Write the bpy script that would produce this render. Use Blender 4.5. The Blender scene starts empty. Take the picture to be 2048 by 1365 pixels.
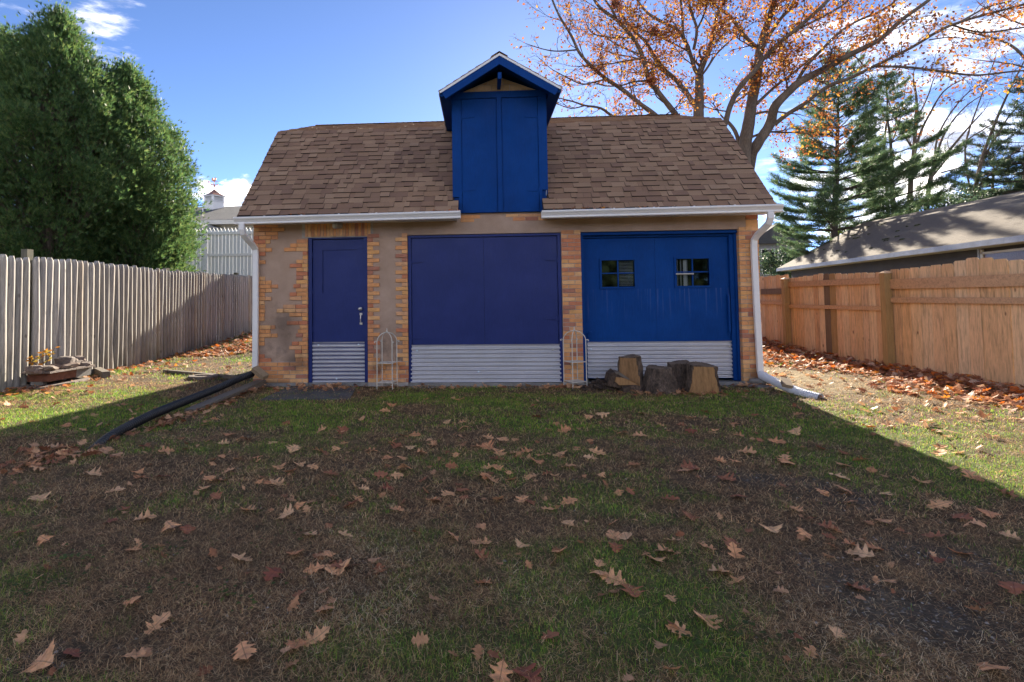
import bpy, math, random
import numpy as np
from mathutils import Vector, Matrix, noise as mnoise
R = math.radians
rng = random.Random(7)
nrg = np.random.default_rng(11)
S = bpy.context.scene
COL = S.collection

# ------------------------------------------------------------------ camera
CF, CX, CY = 1148.2064, 891.2596, 545.157        # focal length and principal point in photo pixels (2048 wide)
CYAW, CPITCH, CROLL = -0.0604, 0.0451, -0.0118
CPOS = Vector((0.0, -9.3358, 1.3596))
_f = Vector((math.sin(CYAW) * math.cos(CPITCH), math.cos(CYAW) * math.cos(CPITCH), math.sin(CPITCH)))
_r0 = Vector((math.cos(CYAW), -math.sin(CYAW), 0))
_u0 = _r0.cross(_f)
_rt = _r0 * math.cos(CROLL) + _u0 * math.sin(CROLL)
_up = -_r0 * math.sin(CROLL) + _u0 * math.cos(CROLL)
cam = bpy.data.objects.new('camera', bpy.data.cameras.new('camera'))
COL.objects.link(cam)
cam.matrix_world = Matrix(((_rt.x, _up.x, -_f.x, CPOS.x), (_rt.y, _up.y, -_f.y, CPOS.y), (_rt.z, _up.z, -_f.z, CPOS.z), (0, 0, 0, 1)))
cam.data.sensor_fit = 'HORIZONTAL'; cam.data.sensor_width = 36
cam.data.lens = CF / 2048 * 36
cam.data.shift_x = (1024 - CX) / 2048
cam.data.shift_y = (CY - 682.5) / 2048
cam.data.clip_start = 0.05; cam.data.clip_end = 3000
S.camera = cam

def ray(u, v): return _f + _rt * ((u - CX) / CF) - _up * ((v - CY) / CF)
def at_y(u, v, y): d = ray(u, v); return CPOS + d * ((y - CPOS.y) / d.y)
def at_z(u, v, z): d = ray(u, v); return CPOS + d * ((z - CPOS.z) / d.z)
def at_x(u, v, x): d = ray(u, v); return CPOS + d * ((x - CPOS.x) / d.x)

# ------------------------------------------------------------------ light
SUN_EL, SUN_AZ = R(20.5), R(7.5)          # azimuth from +Y towards +X
W = bpy.data.worlds.new("World"); S.world = W; W.use_nodes = True
wn, wl = W.node_tree.nodes, W.node_tree.links
wn.clear()
def wnode(t, **k):
    n = wn.new(t)
    for a, b in k.items(): setattr(n, a, b)
    return n
w_out = wnode('ShaderNodeOutputWorld'); w_bg = wnode('ShaderNodeBackground')
w_sky = wnode('ShaderNodeTexSky', sky_type='NISHITA', sun_disc=False)
w_sky.sun_elevation = SUN_EL; w_sky.sun_rotation = SUN_AZ
w_sky.air_density = 0.21; w_sky.dust_density = 0.02; w_sky.ozone_density = 2.6
SKY_STRENGTH = 0.115
w_bg.inputs['Strength'].default_value = SKY_STRENGTH
w_co = wnode('ShaderNodeTexCoord')
def wmath(op, a, b=None, c=None, clamp=False):
    n = wnode('ShaderNodeMath', operation=op, use_clamp=clamp)
    for i, x in enumerate((a, b, c)):
        if x is None: continue
        if isinstance(x, (int, float)): n.inputs[i].default_value = x
        else: wl.new(x, n.inputs[i])
    return n.outputs[0]
w_sep = wnode('ShaderNodeSeparateXYZ'); wl.new(w_co.outputs['Generated'], w_sep.inputs[0])
w_norm = wnode('ShaderNodeVectorMath', operation='NORMALIZE'); wl.new(w_co.outputs['Generated'], w_norm.inputs[0])
def wnoise(scale, detail, rough, stretch=(1, 1, 1), rot=0.0, lac=2.0):
    mp = wnode('ShaderNodeMapping'); mp.inputs['Scale'].default_value = stretch; mp.inputs['Rotation'].default_value = (0, rot, 0)
    wl.new(w_norm.outputs[0], mp.inputs[0])
    n = wnode('ShaderNodeTexNoise'); n.inputs['Scale'].default_value = scale; n.inputs['Detail'].default_value = detail
    n.inputs['Roughness'].default_value = rough; n.inputs['Lacunarity'].default_value = lac
    wl.new(mp.outputs[0], n.inputs['Vector']); return n.outputs['Fac']
def wspot(u, v, rad_in, rad_out):
    d = (at_y(u, v, 2000) - CPOS).normalized()
    dt = wnode('ShaderNodeVectorMath', operation='DOT_PRODUCT'); wl.new(w_norm.outputs[0], dt.inputs[0]); dt.inputs[1].default_value = d
    mr = wnode('ShaderNodeMapRange', interpolation_type='SMOOTHSTEP'); wl.new(dt.outputs['Value'], mr.inputs[0])
    mr.inputs[1].default_value = math.cos(R(rad_out)); mr.inputs[2].default_value = math.cos(R(rad_in))
    return mr.outputs[0]
cum = wnoise(11, 9, 0.56, (1, 1, 1.9))
cum2 = wnoise(4.0, 3, 0.5, (1, 1, 1.6))
cir = wnoise(5, 9, 0.62, (1.0, 1, 4.2), 0.7)
# bright cumulus banks added out of view for fill; thin wisps higher up
low = wnode('ShaderNodeMapRange', interpolation_type='SMOOTHSTEP'); wl.new(w_sep.outputs[2], low.inputs[0])
low.inputs[1].default_value = 0.95; low.inputs[2].default_value = 0.30
fill_bank = wmath('MULTIPLY', low.outputs[0], wmath('SUBTRACT', wmath('MULTIPLY_ADD', cum2, 1.6, -0.32), wmath('MULTIPLY', wspot(1000, 170, 46, 66), 0.75)))
spots = wmath('ADD', wmath('MULTIPLY', wspot(436, 380, 2.0, 5.6), 1.3), wmath('ADD', wmath('MULTIPLY', wspot(1980, 210, 3, 13), .36), wmath('ADD', wmath('MULTIPLY', wspot(1800, 340, 2, 10), .7), wmath('MULTIPLY', wspot(545, 266, 0.2, 2.0), 0.22))))
spots = wmath('ADD', spots, wmath('ADD', wmath('MULTIPLY', wspot(1640, 470, 3, 9), .5), 0))
cov = wmath('ADD', wmath('MULTIPLY', spots, 0.34), wmath('MULTIPLY', fill_bank, 0.55))
cden = wnode('ShaderNodeMapRange', interpolation_type='SMOOTHSTEP')
wl.new(wmath('ADD', cum, cov), cden.inputs[0]); cden.inputs[1].default_value = 0.70; cden.inputs[2].default_value = 0.84
wis = wmath('ADD', wmath('MULTIPLY', wmath('ADD', wspot(110, 40, 2, 9), wspot(200, 75, 1, 4)), 0.13), wmath('ADD', wmath('MULTIPLY', wspot(1700, 150, 5, 26), 0.10), wmath('MULTIPLY', wspot(1930, 230, 3, 16), 0.14)))
cden2 = wnode('ShaderNodeMapRange', interpolation_type='SMOOTHSTEP')
wl.new(wmath('ADD', cir, wis), cden2.inputs[0]); cden2.inputs[1].default_value = 0.66; cden2.inputs[2].default_value = 0.95
allc = wmath('MAXIMUM', wmath('MULTIPLY', cden.outputs[0], 0.92), wmath('MULTIPLY', cden2.outputs[0], 0.75))
ccol = wnode('ShaderNodeMixRGB'); ccol.inputs[1].default_value = (1.75, 1.85, 2.2, 1); ccol.inputs[2].default_value = (12.0, 11.1, 10.0, 1)
cshade = wnoise(13, 7, 0.6, (1, 1, 2.6))
wl.new(wmath('MULTIPLY_ADD', wmath('SUBTRACT', cshade, 0.44), 6.0, 0.12, clamp=True), ccol.inputs[0])
cm = wnode('ShaderNodeMixRGB'); wl.new(allc, cm.inputs[0]); wl.new(w_sky.outputs[0], cm.inputs[1]); wl.new(ccol.outputs[0], cm.inputs[2])
wl.new(cm.outputs[0], w_bg.inputs['Color']); wl.new(w_bg.outputs[0], w_out.inputs[0])

sun = bpy.data.objects.new('sun', bpy.data.lights.new('sun', 'SUN')); COL.objects.link(sun)
sun.data.energy = 4.2; sun.data.angle = R(0.53); sun.data.color = (1.0, 0.89, 0.72)
sdir = Vector((math.sin(SUN_AZ) * math.cos(SUN_EL), math.cos(SUN_AZ) * math.cos(SUN_EL), math.sin(SUN_EL)))
sun.rotation_euler = sdir.to_track_quat('Z', 'Y').to_euler()
S.view_settings.view_transform = 'Standard'; S.view_settings.look = 'None'
S.view_settings.exposure = 2.12; S.view_settings.gamma = 1.0; S.view_settings.use_curve_mapping = False
S.render.engine = 'CYCLES'
S.cycles.use_denoising = True
S.cycles.max_bounces = 6; S.cycles.diffuse_bounces = 3; S.cycles.glossy_bounces = 3; S.cycles.transmission_bounces = 4
S.cycles.caustics_reflective = False; S.cycles.caustics_refractive = False
S.cycles.sample_clamp_indirect = 6

# ------------------------------------------------------------------ mesh builder
class MB:
    def __init__(s): s.v = []; s.f = []
    def add(s, vs, fs):
        n = len(s.v); s.v += [tuple(p) for p in vs]; s.f += [tuple(i + n for i in f) for f in fs]
    def box(s, x0, x1, y0, y1, z0, z1, j=0.0):
        vs = [[x, y, z] for z in (z0, z1) for y in (y0, y1) for x in (x0, x1)]
        if j: vs = [[a + rng.uniform(-j, j) for a in p] for p in vs]
        s.add(vs, [(0, 2, 3, 1), (4, 5, 7, 6), (0, 1, 5, 4), (2, 6, 7, 3), (0, 4, 6, 2), (1, 3, 7, 5)])
    def hexa(s, b, t):      # bottom 4 and top 4 points, same winding
        s.add(list(b) + list(t), [(3, 2, 1, 0), (4, 5, 6, 7), (0, 1, 5, 4), (1, 2, 6, 5), (2, 3, 7, 6), (3, 0, 4, 7)])
    def obox(s, c, ax, ay, az):  # centre and half-axis vectors
        c, ax, ay, az = map(Vector, (c, ax, ay, az))
        b = [c - ax - ay - az, c + ax - ay - az, c + ax + ay - az, c - ax + ay - az]
        s.hexa(b, [p + 2 * az for p in b])
    def prism(s, poly, fn, d0, d1):   # poly 2d, fn(a,b,d)->xyz
        n = len(poly)
        vs = [fn(a, b, d0) for a, b in poly] + [fn(a, b, d1) for a, b in poly]
        s.add(vs, [tuple(range(n - 1, -1, -1)), tuple(range(n, 2 * n))] + [(i, (i + 1) % n, n + (i + 1) % n, n + i) for i in range(n)])
    def tube(s, pts, rad, n=8, caps=True, sq=1.0):
        pts = [Vector(p) for p in pts]; m = len(pts)
        if not hasattr(rad, '__len__'): rad = [rad] * m
        t0 = (pts[1] - pts[0]).normalized()
        ref = Vector((0, 0, 1)) if abs(t0.z) < 0.9 else Vector((1, 0, 0))
        a = t0.cross(ref).normalized(); base = len(s.v); vs = []
        for i in range(m):
            t = (pts[min(i + 1, m - 1)] - pts[max(i - 1, 0)])
            t = t.normalized() if t.length > 1e-9 else t0
            a = (a - t * a.dot(t)); a = a.normalized() if a.length > 1e-6 else t.orthogonal().normalized()
            b = t.cross(a)
            for k in range(n):
                w = 2 * math.pi * k / n
                vs.append(pts[i] + a * (math.cos(w) * rad[i]) + b * (math.sin(w) * rad[i] * sq))
        fs = [(i * n + k, i * n + (k + 1) % n, (i + 1) * n + (k + 1) % n, (i + 1) * n + k) for i in range(m - 1) for k in range(n)]
        if caps and n > 3: fs += [tuple(range(n - 1, -1, -1)), tuple(range((m - 1) * n, m * n))]
        s.add(vs, fs)
    def lathe(s, prof, c, n=16, axis='z'):   # prof (r,h)
        vs = []
        for r, h in prof:
            for k in range(n):
                w = 2 * math.pi * k / n; x, y = r * math.cos(w), r * math.sin(w)
                p = (x, y, h) if axis == 'z' else (x, -h, y) 
                vs.append((c[0] + p[0], c[1] + p[1], c[2] + p[2]))
        m = len(prof)
        fs = [(i * n + k, i * n + (k + 1) % n, (i + 1) * n + (k + 1) % n, (i + 1) * n + k) for i in range(m - 1) for k in range(n)]
        fs += [tuple(range(n - 1, -1, -1)), tuple(range((m - 1) * n, m * n))]
        s.add(vs, fs)
    def mesh(s, name, mat=None, smooth=False):
        me = bpy.data.meshes.new(name); me.from_pydata([tuple(p) for p in s.v], [], s.f)
        if mat: me.materials.append(mat)
        if smooth: me.polygons.foreach_set('use_smooth', [True] * len(me.polygons))
        me.update(); return me
    def build(s, name, mat, parent=None, smooth=False, kind=None):
        return link(name, s.mesh(name, mat, smooth), parent, kind)

def link(name, me, parent=None, kind=None, loc=None, rot=None, scale=None):
    o = bpy.data.objects.new(name, me); COL.objects.link(o)
    if parent: o.parent = parent
    if kind: o['kind'] = kind
    if loc is not None: o.location = loc
    if rot is not None: o.rotation_euler = rot
    if scale is not None: o.scale = scale if hasattr(scale, '__len__') else (scale,) * 3
    return o
def thing(name, label, cat, group=None):
    o = bpy.data.objects.new(name, None); COL.objects.link(o); o.empty_display_size = 0.1
    return tag(o, label, cat, group)
def tag(o, label, cat, group=None, kind=None):
    o['label'] = label; o['category'] = cat
    if group: o['group'] = group
    if kind: o['kind'] = kind
    return o
def np_mesh(name, V, F, mat, col=None, smooth=False):
    """V (n,3), F (m,k) with k 3 or 4, col (n,3) stored as point colour 'Col'"""
    me = bpy.data.meshes.new(name); n, (m, k) = len(V), F.shape
    me.vertices.add(n); me.vertices.foreach_set('co', np.ascontiguousarray(V, np.float32).ravel())
    me.loops.add(m * k); me.loops.foreach_set('vertex_index', np.ascontiguousarray(F, np.int32).ravel())
    me.polygons.add(m); me.polygons.foreach_set('loop_start', np.arange(0, m * k, k, dtype=np.int32))
    if smooth: me.polygons.foreach_set('use_smooth', np.ones(m, bool))
    me.update(calc_edges=True)
    if col is not None:
        a = me.color_attributes.new('Col', 'FLOAT_COLOR', 'POINT')
        c = np.ones((n, 4), np.float32); c[:, :3] = col; a.data.foreach_set('color', c.ravel())
    me.materials.append(mat); return me

# ------------------------------------------------------------------ materials
class NT:
    def __init__(s, name):
        s.m = bpy.data.materials.new(name); s.m.use_nodes = True; s.t = s.m.node_tree; s.t.nodes.clear()
        s.out = s.n('ShaderNodeOutputMaterial'); s.b = s.n('ShaderNodeBsdfPrincipled'); s.l(s.b.outputs[0], s.out.inputs[0])
    def n(s, t, **k):
        x = s.t.nodes.new(t)
        for a, b in k.items(): setattr(x, a, b)
        return x
    def l(s, a, b): s.t.links.new(a, b)
    def math(s, op, a, b=None, clamp=False):
        n = s.n('ShaderNodeMath', operation=op, use_clamp=clamp)
        for i, x in enumerate((a, b)):
            if x is None: continue
            if isinstance(x, (int, float)): n.inputs[i].default_value = x
            else: s.l(x, n.inputs[i])
        return n.outputs[0]
    def pos(s, stretch=(1, 1, 1), off=None, rot=(0, 0, 0)):
        g = s.n('ShaderNodeNewGeometry'); mp = s.n('ShaderNodeMapping'); mp.inputs['Scale'].default_value = stretch; mp.inputs['Rotation'].default_value = rot
        s.l(g.outputs['Position'], mp.inputs[0])
        if off is None: return mp.outputs[0]
        a = s.n('ShaderNodeVectorMath', operation='ADD'); cb = s.n('ShaderNodeCombineXYZ')
        k = s.math('MULTIPLY', off, 37.0)
        for i in range(3): s.l(k, cb.inputs[i])
        s.l(mp.outputs[0], a.inputs[0]); s.l(cb.outputs[0], a.inputs[1]); return a.outputs[0]
    def rand(s):
        o = s.n('ShaderNodeObjectInfo'); g = s.n('ShaderNodeNewGeometry')
        return s.math('FRACT', s.math('ADD', o.outputs['Random'], g.outputs['Random Per Island']))
    def noise(s, vec, scale, detail=4, rough=0.55, dist=0.0):
        n = s.n('ShaderNodeTexNoise'); n.inputs['Scale'].default_value = scale; n.inputs['Detail'].default_value = detail
        n.inputs['Roughness'].default_value = rough; n.inputs['Distortion'].default_value = dist
        s.l(vec, n.inputs['Vector']); return n.outputs['Fac']
    def ramp(s, fac, stops, interp='LINEAR'):
        r = s.n('ShaderNodeValToRGB'); r.color_ramp.interpolation = interp; e = r.color_ramp.elements
        while len(e) < len(stops): e.new(0.5)
        for i, (p, c) in enumerate(stops):
            e[i].position = p; e[i].color = (c[0], c[1], c[2], 1) if hasattr(c, '__len__') else (c, c, c, 1)
        s.l(fac, r.inputs[0]); return r.outputs[0]
    def mix(s, fac, a, b, bt='MIX'):
        m = s.n('ShaderNodeMixRGB', blend_type=bt)
        for i, x in ((0, fac), (1, a), (2, b)):
            if isinstance(x, (int, float)): m.inputs[i].default_value = x if i == 0 else (x, x, x, 1)
            elif isinstance(x, tuple): m.inputs[i].default_value = x + (1,) if len(x) == 3 else x
            else: s.l(x, m.inputs[i])
        return m.outputs[0]
    def bump(s, h, strength, dist=0.01):
        b = s.n('ShaderNodeBump'); b.inputs['Strength'].default_value = strength; b.inputs['Distance'].default_value = dist
        s.l(h, b.inputs['Height']); s.l(b.outputs[0], s.b.inputs['Normal'])
    def col(s, c):
        if isinstance(c, tuple): s.b.inputs['Base Color'].default_value = c + (1,)
        else: s.l(c, s.b.inputs['Base Color'])
    def rough(s, r):
        if isinstance(r, (int, float)): s.b.inputs['Roughness'].default_value = r
        else: s.l(r, s.b.inputs['Roughness'])

def mat(name, cols, rough=0.8, nscale=8, namp=0.25, fine=120, famp=0.2, bump=0.3, bscale=90, bdist=0.004, stretch=(1, 1, 1), spec=0.5, metal=0.0, per=True):
    """colour picked per object/island from cols, mottled by two noises, with a fine bump"""
    t = NT(name); r = t.rand(); off = r if per else None
    if len(cols) == 1: c = t.mix(0.0, cols[0], cols[0])
    else:
        k = len(cols); c = t.ramp(r, [(i / k, cc) for i, cc in enumerate(cols)], 'CONSTANT')
    p = t.pos(stretch, off)
    n1 = t.noise(p, nscale, 5, 0.6); n2 = t.noise(p, fine, 3, 0.6)
    c = t.mix(1.0, c, t.ramp(n1, [(0.25, 1 - namp), (0.75, 1 + namp)]), 'MULTIPLY')
    c = t.mix(1.0, c, t.ramp(n2, [(0.3, 1 - famp), (0.7, 1 + famp)]), 'MULTIPLY')
    t.col(c); t.rough(rough); t.b.inputs['Specular IOR Level'].default_value = spec; t.b.inputs['Metallic'].default_value = metal
    if bump: t.bump(t.noise(p, bscale, 4, 0.6), bump, bdist)
    return t.m

M = {}
M['brick'] = mat('brick', [(.70, .345, .145), (.66, .30, .12), (.74, .40, .175), (.60, .27, .125), (.72, .37, .14), (.54, .20, .10), (.66, .35, .18), (.42, .18, .115), (.69, .32, .13), (.76, .43, .20)], .85, 14, .18, 260, .22, .5, 220, .003)
M['mortar'] = mat('mortar', [(.42, .38, .35)], .95, 6, .35, 200, .2, .5, 200, .003, per=False)
M['white_gutter'] = mat('white_gutter', [(.84, .83, .83)], .38, 3, .05, 60, .03, .05, 30, .002, per=False)
M['galv'] = mat('corrugated_metal', [(.62, .61, .64)], .40, 2.5, .07, 30, .03, .0, per=False, metal=0.55)
M['iron'] = mat('cream_iron', [(.62, .58, .52)], .6, 20, .15, 150, .1, .2, 150, .002)
M['chrome'] = mat('brushed_metal', [(.60, .57, .53)], .38, 20, .1, 150, .05, 0, metal=.55)
M['screw'] = mat('screw_zinc', [(.72, .80, .88)], .35, 20, .1, 150, .05, 0, metal=.3)
M['concrete'] = mat('grey_concrete', [(.25, .24, .23)], .95, 5, .35, 150, .3, .8, 120, .006)
M['slab'] = mat('dark_slab', [(.085, .085, .09)], .75, 4, .4, 120, .25, .6, 60, .006)
M['flag'] = mat('flagstone', [(.22, .17, .14), (.26, .19, .15), (.19, .15, .13)], .9, 6, .35, 90, .3, .9, 40, .012)
M['stone'] = mat('field_stone', [(.20, .15, .13), (.24, .19, .16), (.15, .12, .11)], .9, 9, .4, 90, .3, 1, 40, .012)
M['hose'] = mat('black_plastic', [(.014, .015, .019)], .34, 5, .4, 60, .2, .1, 60, .002, per=False)
M['pvc'] = mat('white_plastic', [(.70, .71, .76)], .45, 5, .08, 60, .05, .05, 60, .002, per=False)
M['bark_tree'] = mat('tree_bark', [(.13, .10, .075)], .95, 2.5, .4, 30, .35, 1, 22, .03, (1, 1, .25), per=False)
M['bark_pine'] = mat('pine_bark', [(.07, .055, .045)], .95, 3, .3, 30, .3, .8, 22, .02, (1, 1, .3), per=False)
M['twig'] = mat('twig', [(.10, .07, .06)], .9, 3, .2, 30, .2, 0, per=False)
M['twig_grey'] = mat('twig_grey', [(.17, .12, .10)], .9, 3, .2, 30, .2, 0, per=False)
M['gravel'] = mat('gravel_stone', [(.14, .125, .11), (.19, .17, .15), (.10, .09, .08), (.15, .13, .11), (.24, .22, .20), (.12, .11, .10), (.17, .15, .13), (.36, .34, .32)], .9, 30, .3, 200, .2, 0)
M['tanmasonry'] = mat('tan_block', [(.52, .36, .20), (.48, .32, .18), (.55, .39, .23)], .9, 14, .15, 200, .25, .6, 160, .004)

t = NT('furrowed_bark'); p = t.pos((1, 1, .32)); n1 = t.noise(p, 34, 6, .7, .8); n2 = t.noise(t.pos(), 9, 4, .6)
c = t.ramp(n1, [(.36, (.018, .012, .009)), (.50, (.065, .043, .031)), (.66, (.17, .125, .095))])
c = t.mix(1, c, t.ramp(n2, [(.3, .6), (.7, 1.35)]), 'MULTIPLY'); t.col(c); t.rough(.95); t.bump(n1, 1.0, .035); M['logbark'] = t.m
# stucco with sandy grain and stains
t = NT('sand_stucco'); p = t.pos()
c = t.mix(t.ramp(t.noise(p, 2.2, 5, .6), [(.35, 0), (.7, 1)]), (.40, .275, .20), (.51, .365, .28))
c = t.mix(1, c, t.ramp(t.noise(p, 160, 3, .7), [(.25, .68), (.75, 1.3)]), 'MULTIPLY')
g = t.n('ShaderNodeSeparateXYZ'); t.l(p, g.inputs[0])
lowz = t.n('ShaderNodeMapRange'); t.l(g.outputs[2], lowz.inputs[0]); lowz.inputs[1].default_value = 1.3; lowz.inputs[2].default_value = .2
stain = t.math('MULTIPLY', lowz.outputs[0], t.ramp(t.noise(p, 4.5, 4, .6), [(.42, 0), (.66, 1)]))
c = t.mix(t.math('MULTIPLY', stain, .75), c, (.07, .055, .05))
t.col(c); t.rough(.95); t.bump(t.noise(p, 140, 4, .7), .9, .006); M['stucco'] = t.m

def stain(m, spots, tint=(.07, .05, .04), amt=.55):
    n, l = m.node_tree.nodes, m.node_tree.links
    b = next(x for x in n if x.type == 'BSDF_PRINCIPLED'); src = b.inputs['Base Color'].links[0].from_socket
    g = n.new('ShaderNodeNewGeometry'); nz = n.new('ShaderNodeTexNoise'); nz.inputs['Scale'].default_value = 9; nz.inputs['Detail'].default_value = 5; l.new(g.outputs['Position'], nz.inputs['Vector'])
    acc = None
    for x, z, rx, rz in spots:
        mp = n.new('ShaderNodeMapping'); mp.inputs['Location'].default_value = (-x / rx, 0, -z / rz); mp.inputs['Scale'].default_value = (1 / rx, 0, 1 / rz); l.new(g.outputs['Position'], mp.inputs[0])
        ln = n.new('ShaderNodeVectorMath'); ln.operation = 'LENGTH'; l.new(mp.outputs[0], ln.inputs[0])
        ad = n.new('ShaderNodeMath'); ad.operation = 'MULTIPLY_ADD'; l.new(nz.outputs['Fac'], ad.inputs[0]); ad.inputs[1].default_value = 1.6; l.new(ln.outputs['Value'], ad.inputs[2])
        mr = n.new('ShaderNodeMapRange'); l.new(ad.outputs[0], mr.inputs[0]); mr.inputs[1].default_value = 1.75; mr.inputs[2].default_value = 1.0
        if acc is None: acc = mr.outputs[0]
        else: mx = n.new('ShaderNodeMath'); mx.operation = 'MAXIMUM'; l.new(acc, mx.inputs[0]); l.new(mr.outputs[0], mx.inputs[1]); acc = mx.outputs[0]
    ml = n.new('ShaderNodeMath'); ml.operation = 'MULTIPLY'; l.new(acc, ml.inputs[0]); ml.inputs[1].default_value = amt
    mi = n.new('ShaderNodeMixRGB'); l.new(ml.outputs[0], mi.inputs[0]); l.new(src, mi.inputs[1]); mi.inputs[2].default_value = tint + (1,); l.new(mi.outputs[0], b.inputs['Base Color'])
for k_ in ('brick', 'mortar', 'stucco'): stain(M[k_], [(-3.02, .33, .28, .22), (-3.25, .95, .30, .40), (-1.70, .22, .16, .20), (4.3, .10, .3, .16), (-3.4, .0, .5, .06)])

# blue paint: brushed, slightly glossy, faint scuffs
def paint(name, c0, c1, rough, spec):
    t = NT(name); p = t.pos((1, 1, .12)); q = t.pos()
    c = t.mix(t.ramp(t.noise(q, 1.6, 5, .6), [(.35, 0), (.7, 1)]), c0, c1)
    c = t.mix(1, c, t.ramp(t.noise(p, 90, 3, .6), [(.2, .86), (.8, 1.12)]), 'MULTIPLY')
    sc = t.ramp(t.noise(t.pos((1, 1, .2)), 24, 6, .75), [(.70, 0), (.76, 1)])
    c = t.mix(t.math('MULTIPLY', sc, .35), c, (.003, .006, .03))
    t.col(c); t.rough(t.ramp(t.noise(q, 3, 4, .6), [(.3, rough - .06), (.7, rough + .12)]))
    h = t.math('ADD', t.noise(p, 120, 3, .6), t.math('MULTIPLY', t.noise(t.pos((1, 1, .3)), 18, 5, .65), 1.2))
    t.bump(h, .35, .004); t.b.inputs['Specular IOR Level'].default_value = spec; return t.m
def drips(m):
    n, l = m.node_tree.nodes, m.node_tree.links
    b = next(x for x in n if x.type == 'BSDF_PRINCIPLED'); src = b.inputs['Base Color'].links[0].from_socket
    g = n.new('ShaderNodeNewGeometry'); mp = n.new('ShaderNodeMapping'); mp.inputs['Scale'].default_value = (1, 0, .03); l.new(g.outputs['Position'], mp.inputs[0])
    nz = n.new('ShaderNodeTexNoise'); nz.inputs['Scale'].default_value = 26; nz.inputs['Detail'].default_value = 3; l.new(mp.outputs[0], nz.inputs['Vector'])
    r = n.new('ShaderNodeValToRGB'); r.color_ramp.elements[0].position = .56; r.color_ramp.elements[1].position = .72; l.new(nz.outputs['Fac'], r.inputs[0])
    sp = n.new('ShaderNodeSeparateXYZ'); l.new(g.outputs['Position'], sp.inputs[0])
    mr = n.new('ShaderNodeMapRange'); l.new(sp.outputs[2], mr.inputs[0]); mr.inputs[1].default_value = .95; mr.inputs[2].default_value = 1.47
    gt = n.new('ShaderNodeMath'); gt.operation = 'LESS_THAN'; l.new(sp.outputs[2], gt.inputs[0]); gt.inputs[1].default_value = 1.475
    m1 = n.new('ShaderNodeMath'); m1.operation = 'MULTIPLY'; l.new(mr.outputs[0], m1.inputs[0]); l.new(gt.outputs[0], m1.inputs[1])
    m2 = n.new('ShaderNodeMath'); m2.operation = 'MULTIPLY'; l.new(m1.outputs[0], m2.inputs[0]); l.new(r.outputs[0], m2.inputs[1])
    m3 = n.new('ShaderNodeMath'); m3.operation = 'MULTIPLY'; l.new(m2.outputs[0], m3.inputs[0]); m3.inputs[1].default_value = .16
    mi = n.new('ShaderNodeMixRGB'); l.new(m3.outputs[0], mi.inputs[0]); l.new(src, mi.inputs[1]); mi.inputs[2].default_value = (.5, .5, .6, 1); l.new(mi.outputs[0], b.inputs['Base Color'])
M['blue'] = paint('royal_blue_paint', (.0015, .042, .205), (.003, .056, .26), .58, .12)
drips(M['blue'])
M['navy'] = paint('navy_blue_paint', (.010, .023, .138), (.017, .032, .170), .42, .32)

# shingles
t = NT('asphalt_shingle'); r = t.rand(); p = t.pos()
c = t.ramp(r, [(0, (.275, .165, .100)), (.14, (.300, .184, .112)), (.27, (.240, .140, .088)), (.40, (.315, .196, .120)), (.52, (.280, .170, .103)), (.64, (.250, .147, .092)), (.75, (.335, .212, .132)), (.86, (.220, .128, .083))], 'CONSTANT')
c = t.mix(1, c, t.ramp(t.noise(p, 380, 2, .8), [(.25, .62), (.75, 1.42)]), 'MULTIPLY')
c = t.mix(1, c, t.ramp(t.noise(p, 1.3, 4, .6), [(.3, .9), (.7, 1.1)]), 'MULTIPLY')
t.col(c); t.rough(.92); t.bump(t.noise(p, 330, 3, .7), .6, .003); M['shingle'] = t.m
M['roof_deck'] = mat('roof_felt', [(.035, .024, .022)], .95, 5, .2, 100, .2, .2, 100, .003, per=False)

# old neighbour roof: courses as relief, weather streaks
def old_roof(name, ca, cb, zscale):
    t = NT(name); p = t.pos(); g = t.n('ShaderNodeSeparateXYZ'); t.l(p, g.inputs[0])
    c = t.mix(t.ramp(t.noise(p, .8, 5, .6), [(.3, 0), (.7, 1)]), ca, cb)
    c = t.mix(1, c, t.ramp(t.noise(t.pos((3, .7, 3)), 9, 5, .7), [(.25, .72), (.75, 1.28)]), 'MULTIPLY')
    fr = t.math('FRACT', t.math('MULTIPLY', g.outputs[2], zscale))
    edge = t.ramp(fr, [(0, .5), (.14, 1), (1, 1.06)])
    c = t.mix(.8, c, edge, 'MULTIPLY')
    t.col(c); t.rough(.95); t.bump(t.math('ADD', t.math('MULTIPLY', fr, -1), t.math('MULTIPLY', t.noise(p, 20, 4, .6), .5)), .8, .02); return t.m
M['old_roof'] = old_roof('weathered_roof', (.105, .085, .067), (.15, .122, .095), 18.0)
M['grey_roof'] = old_roof('grey_roof', (.065, .070, .080), (.09, .093, .10), 14.0)

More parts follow.
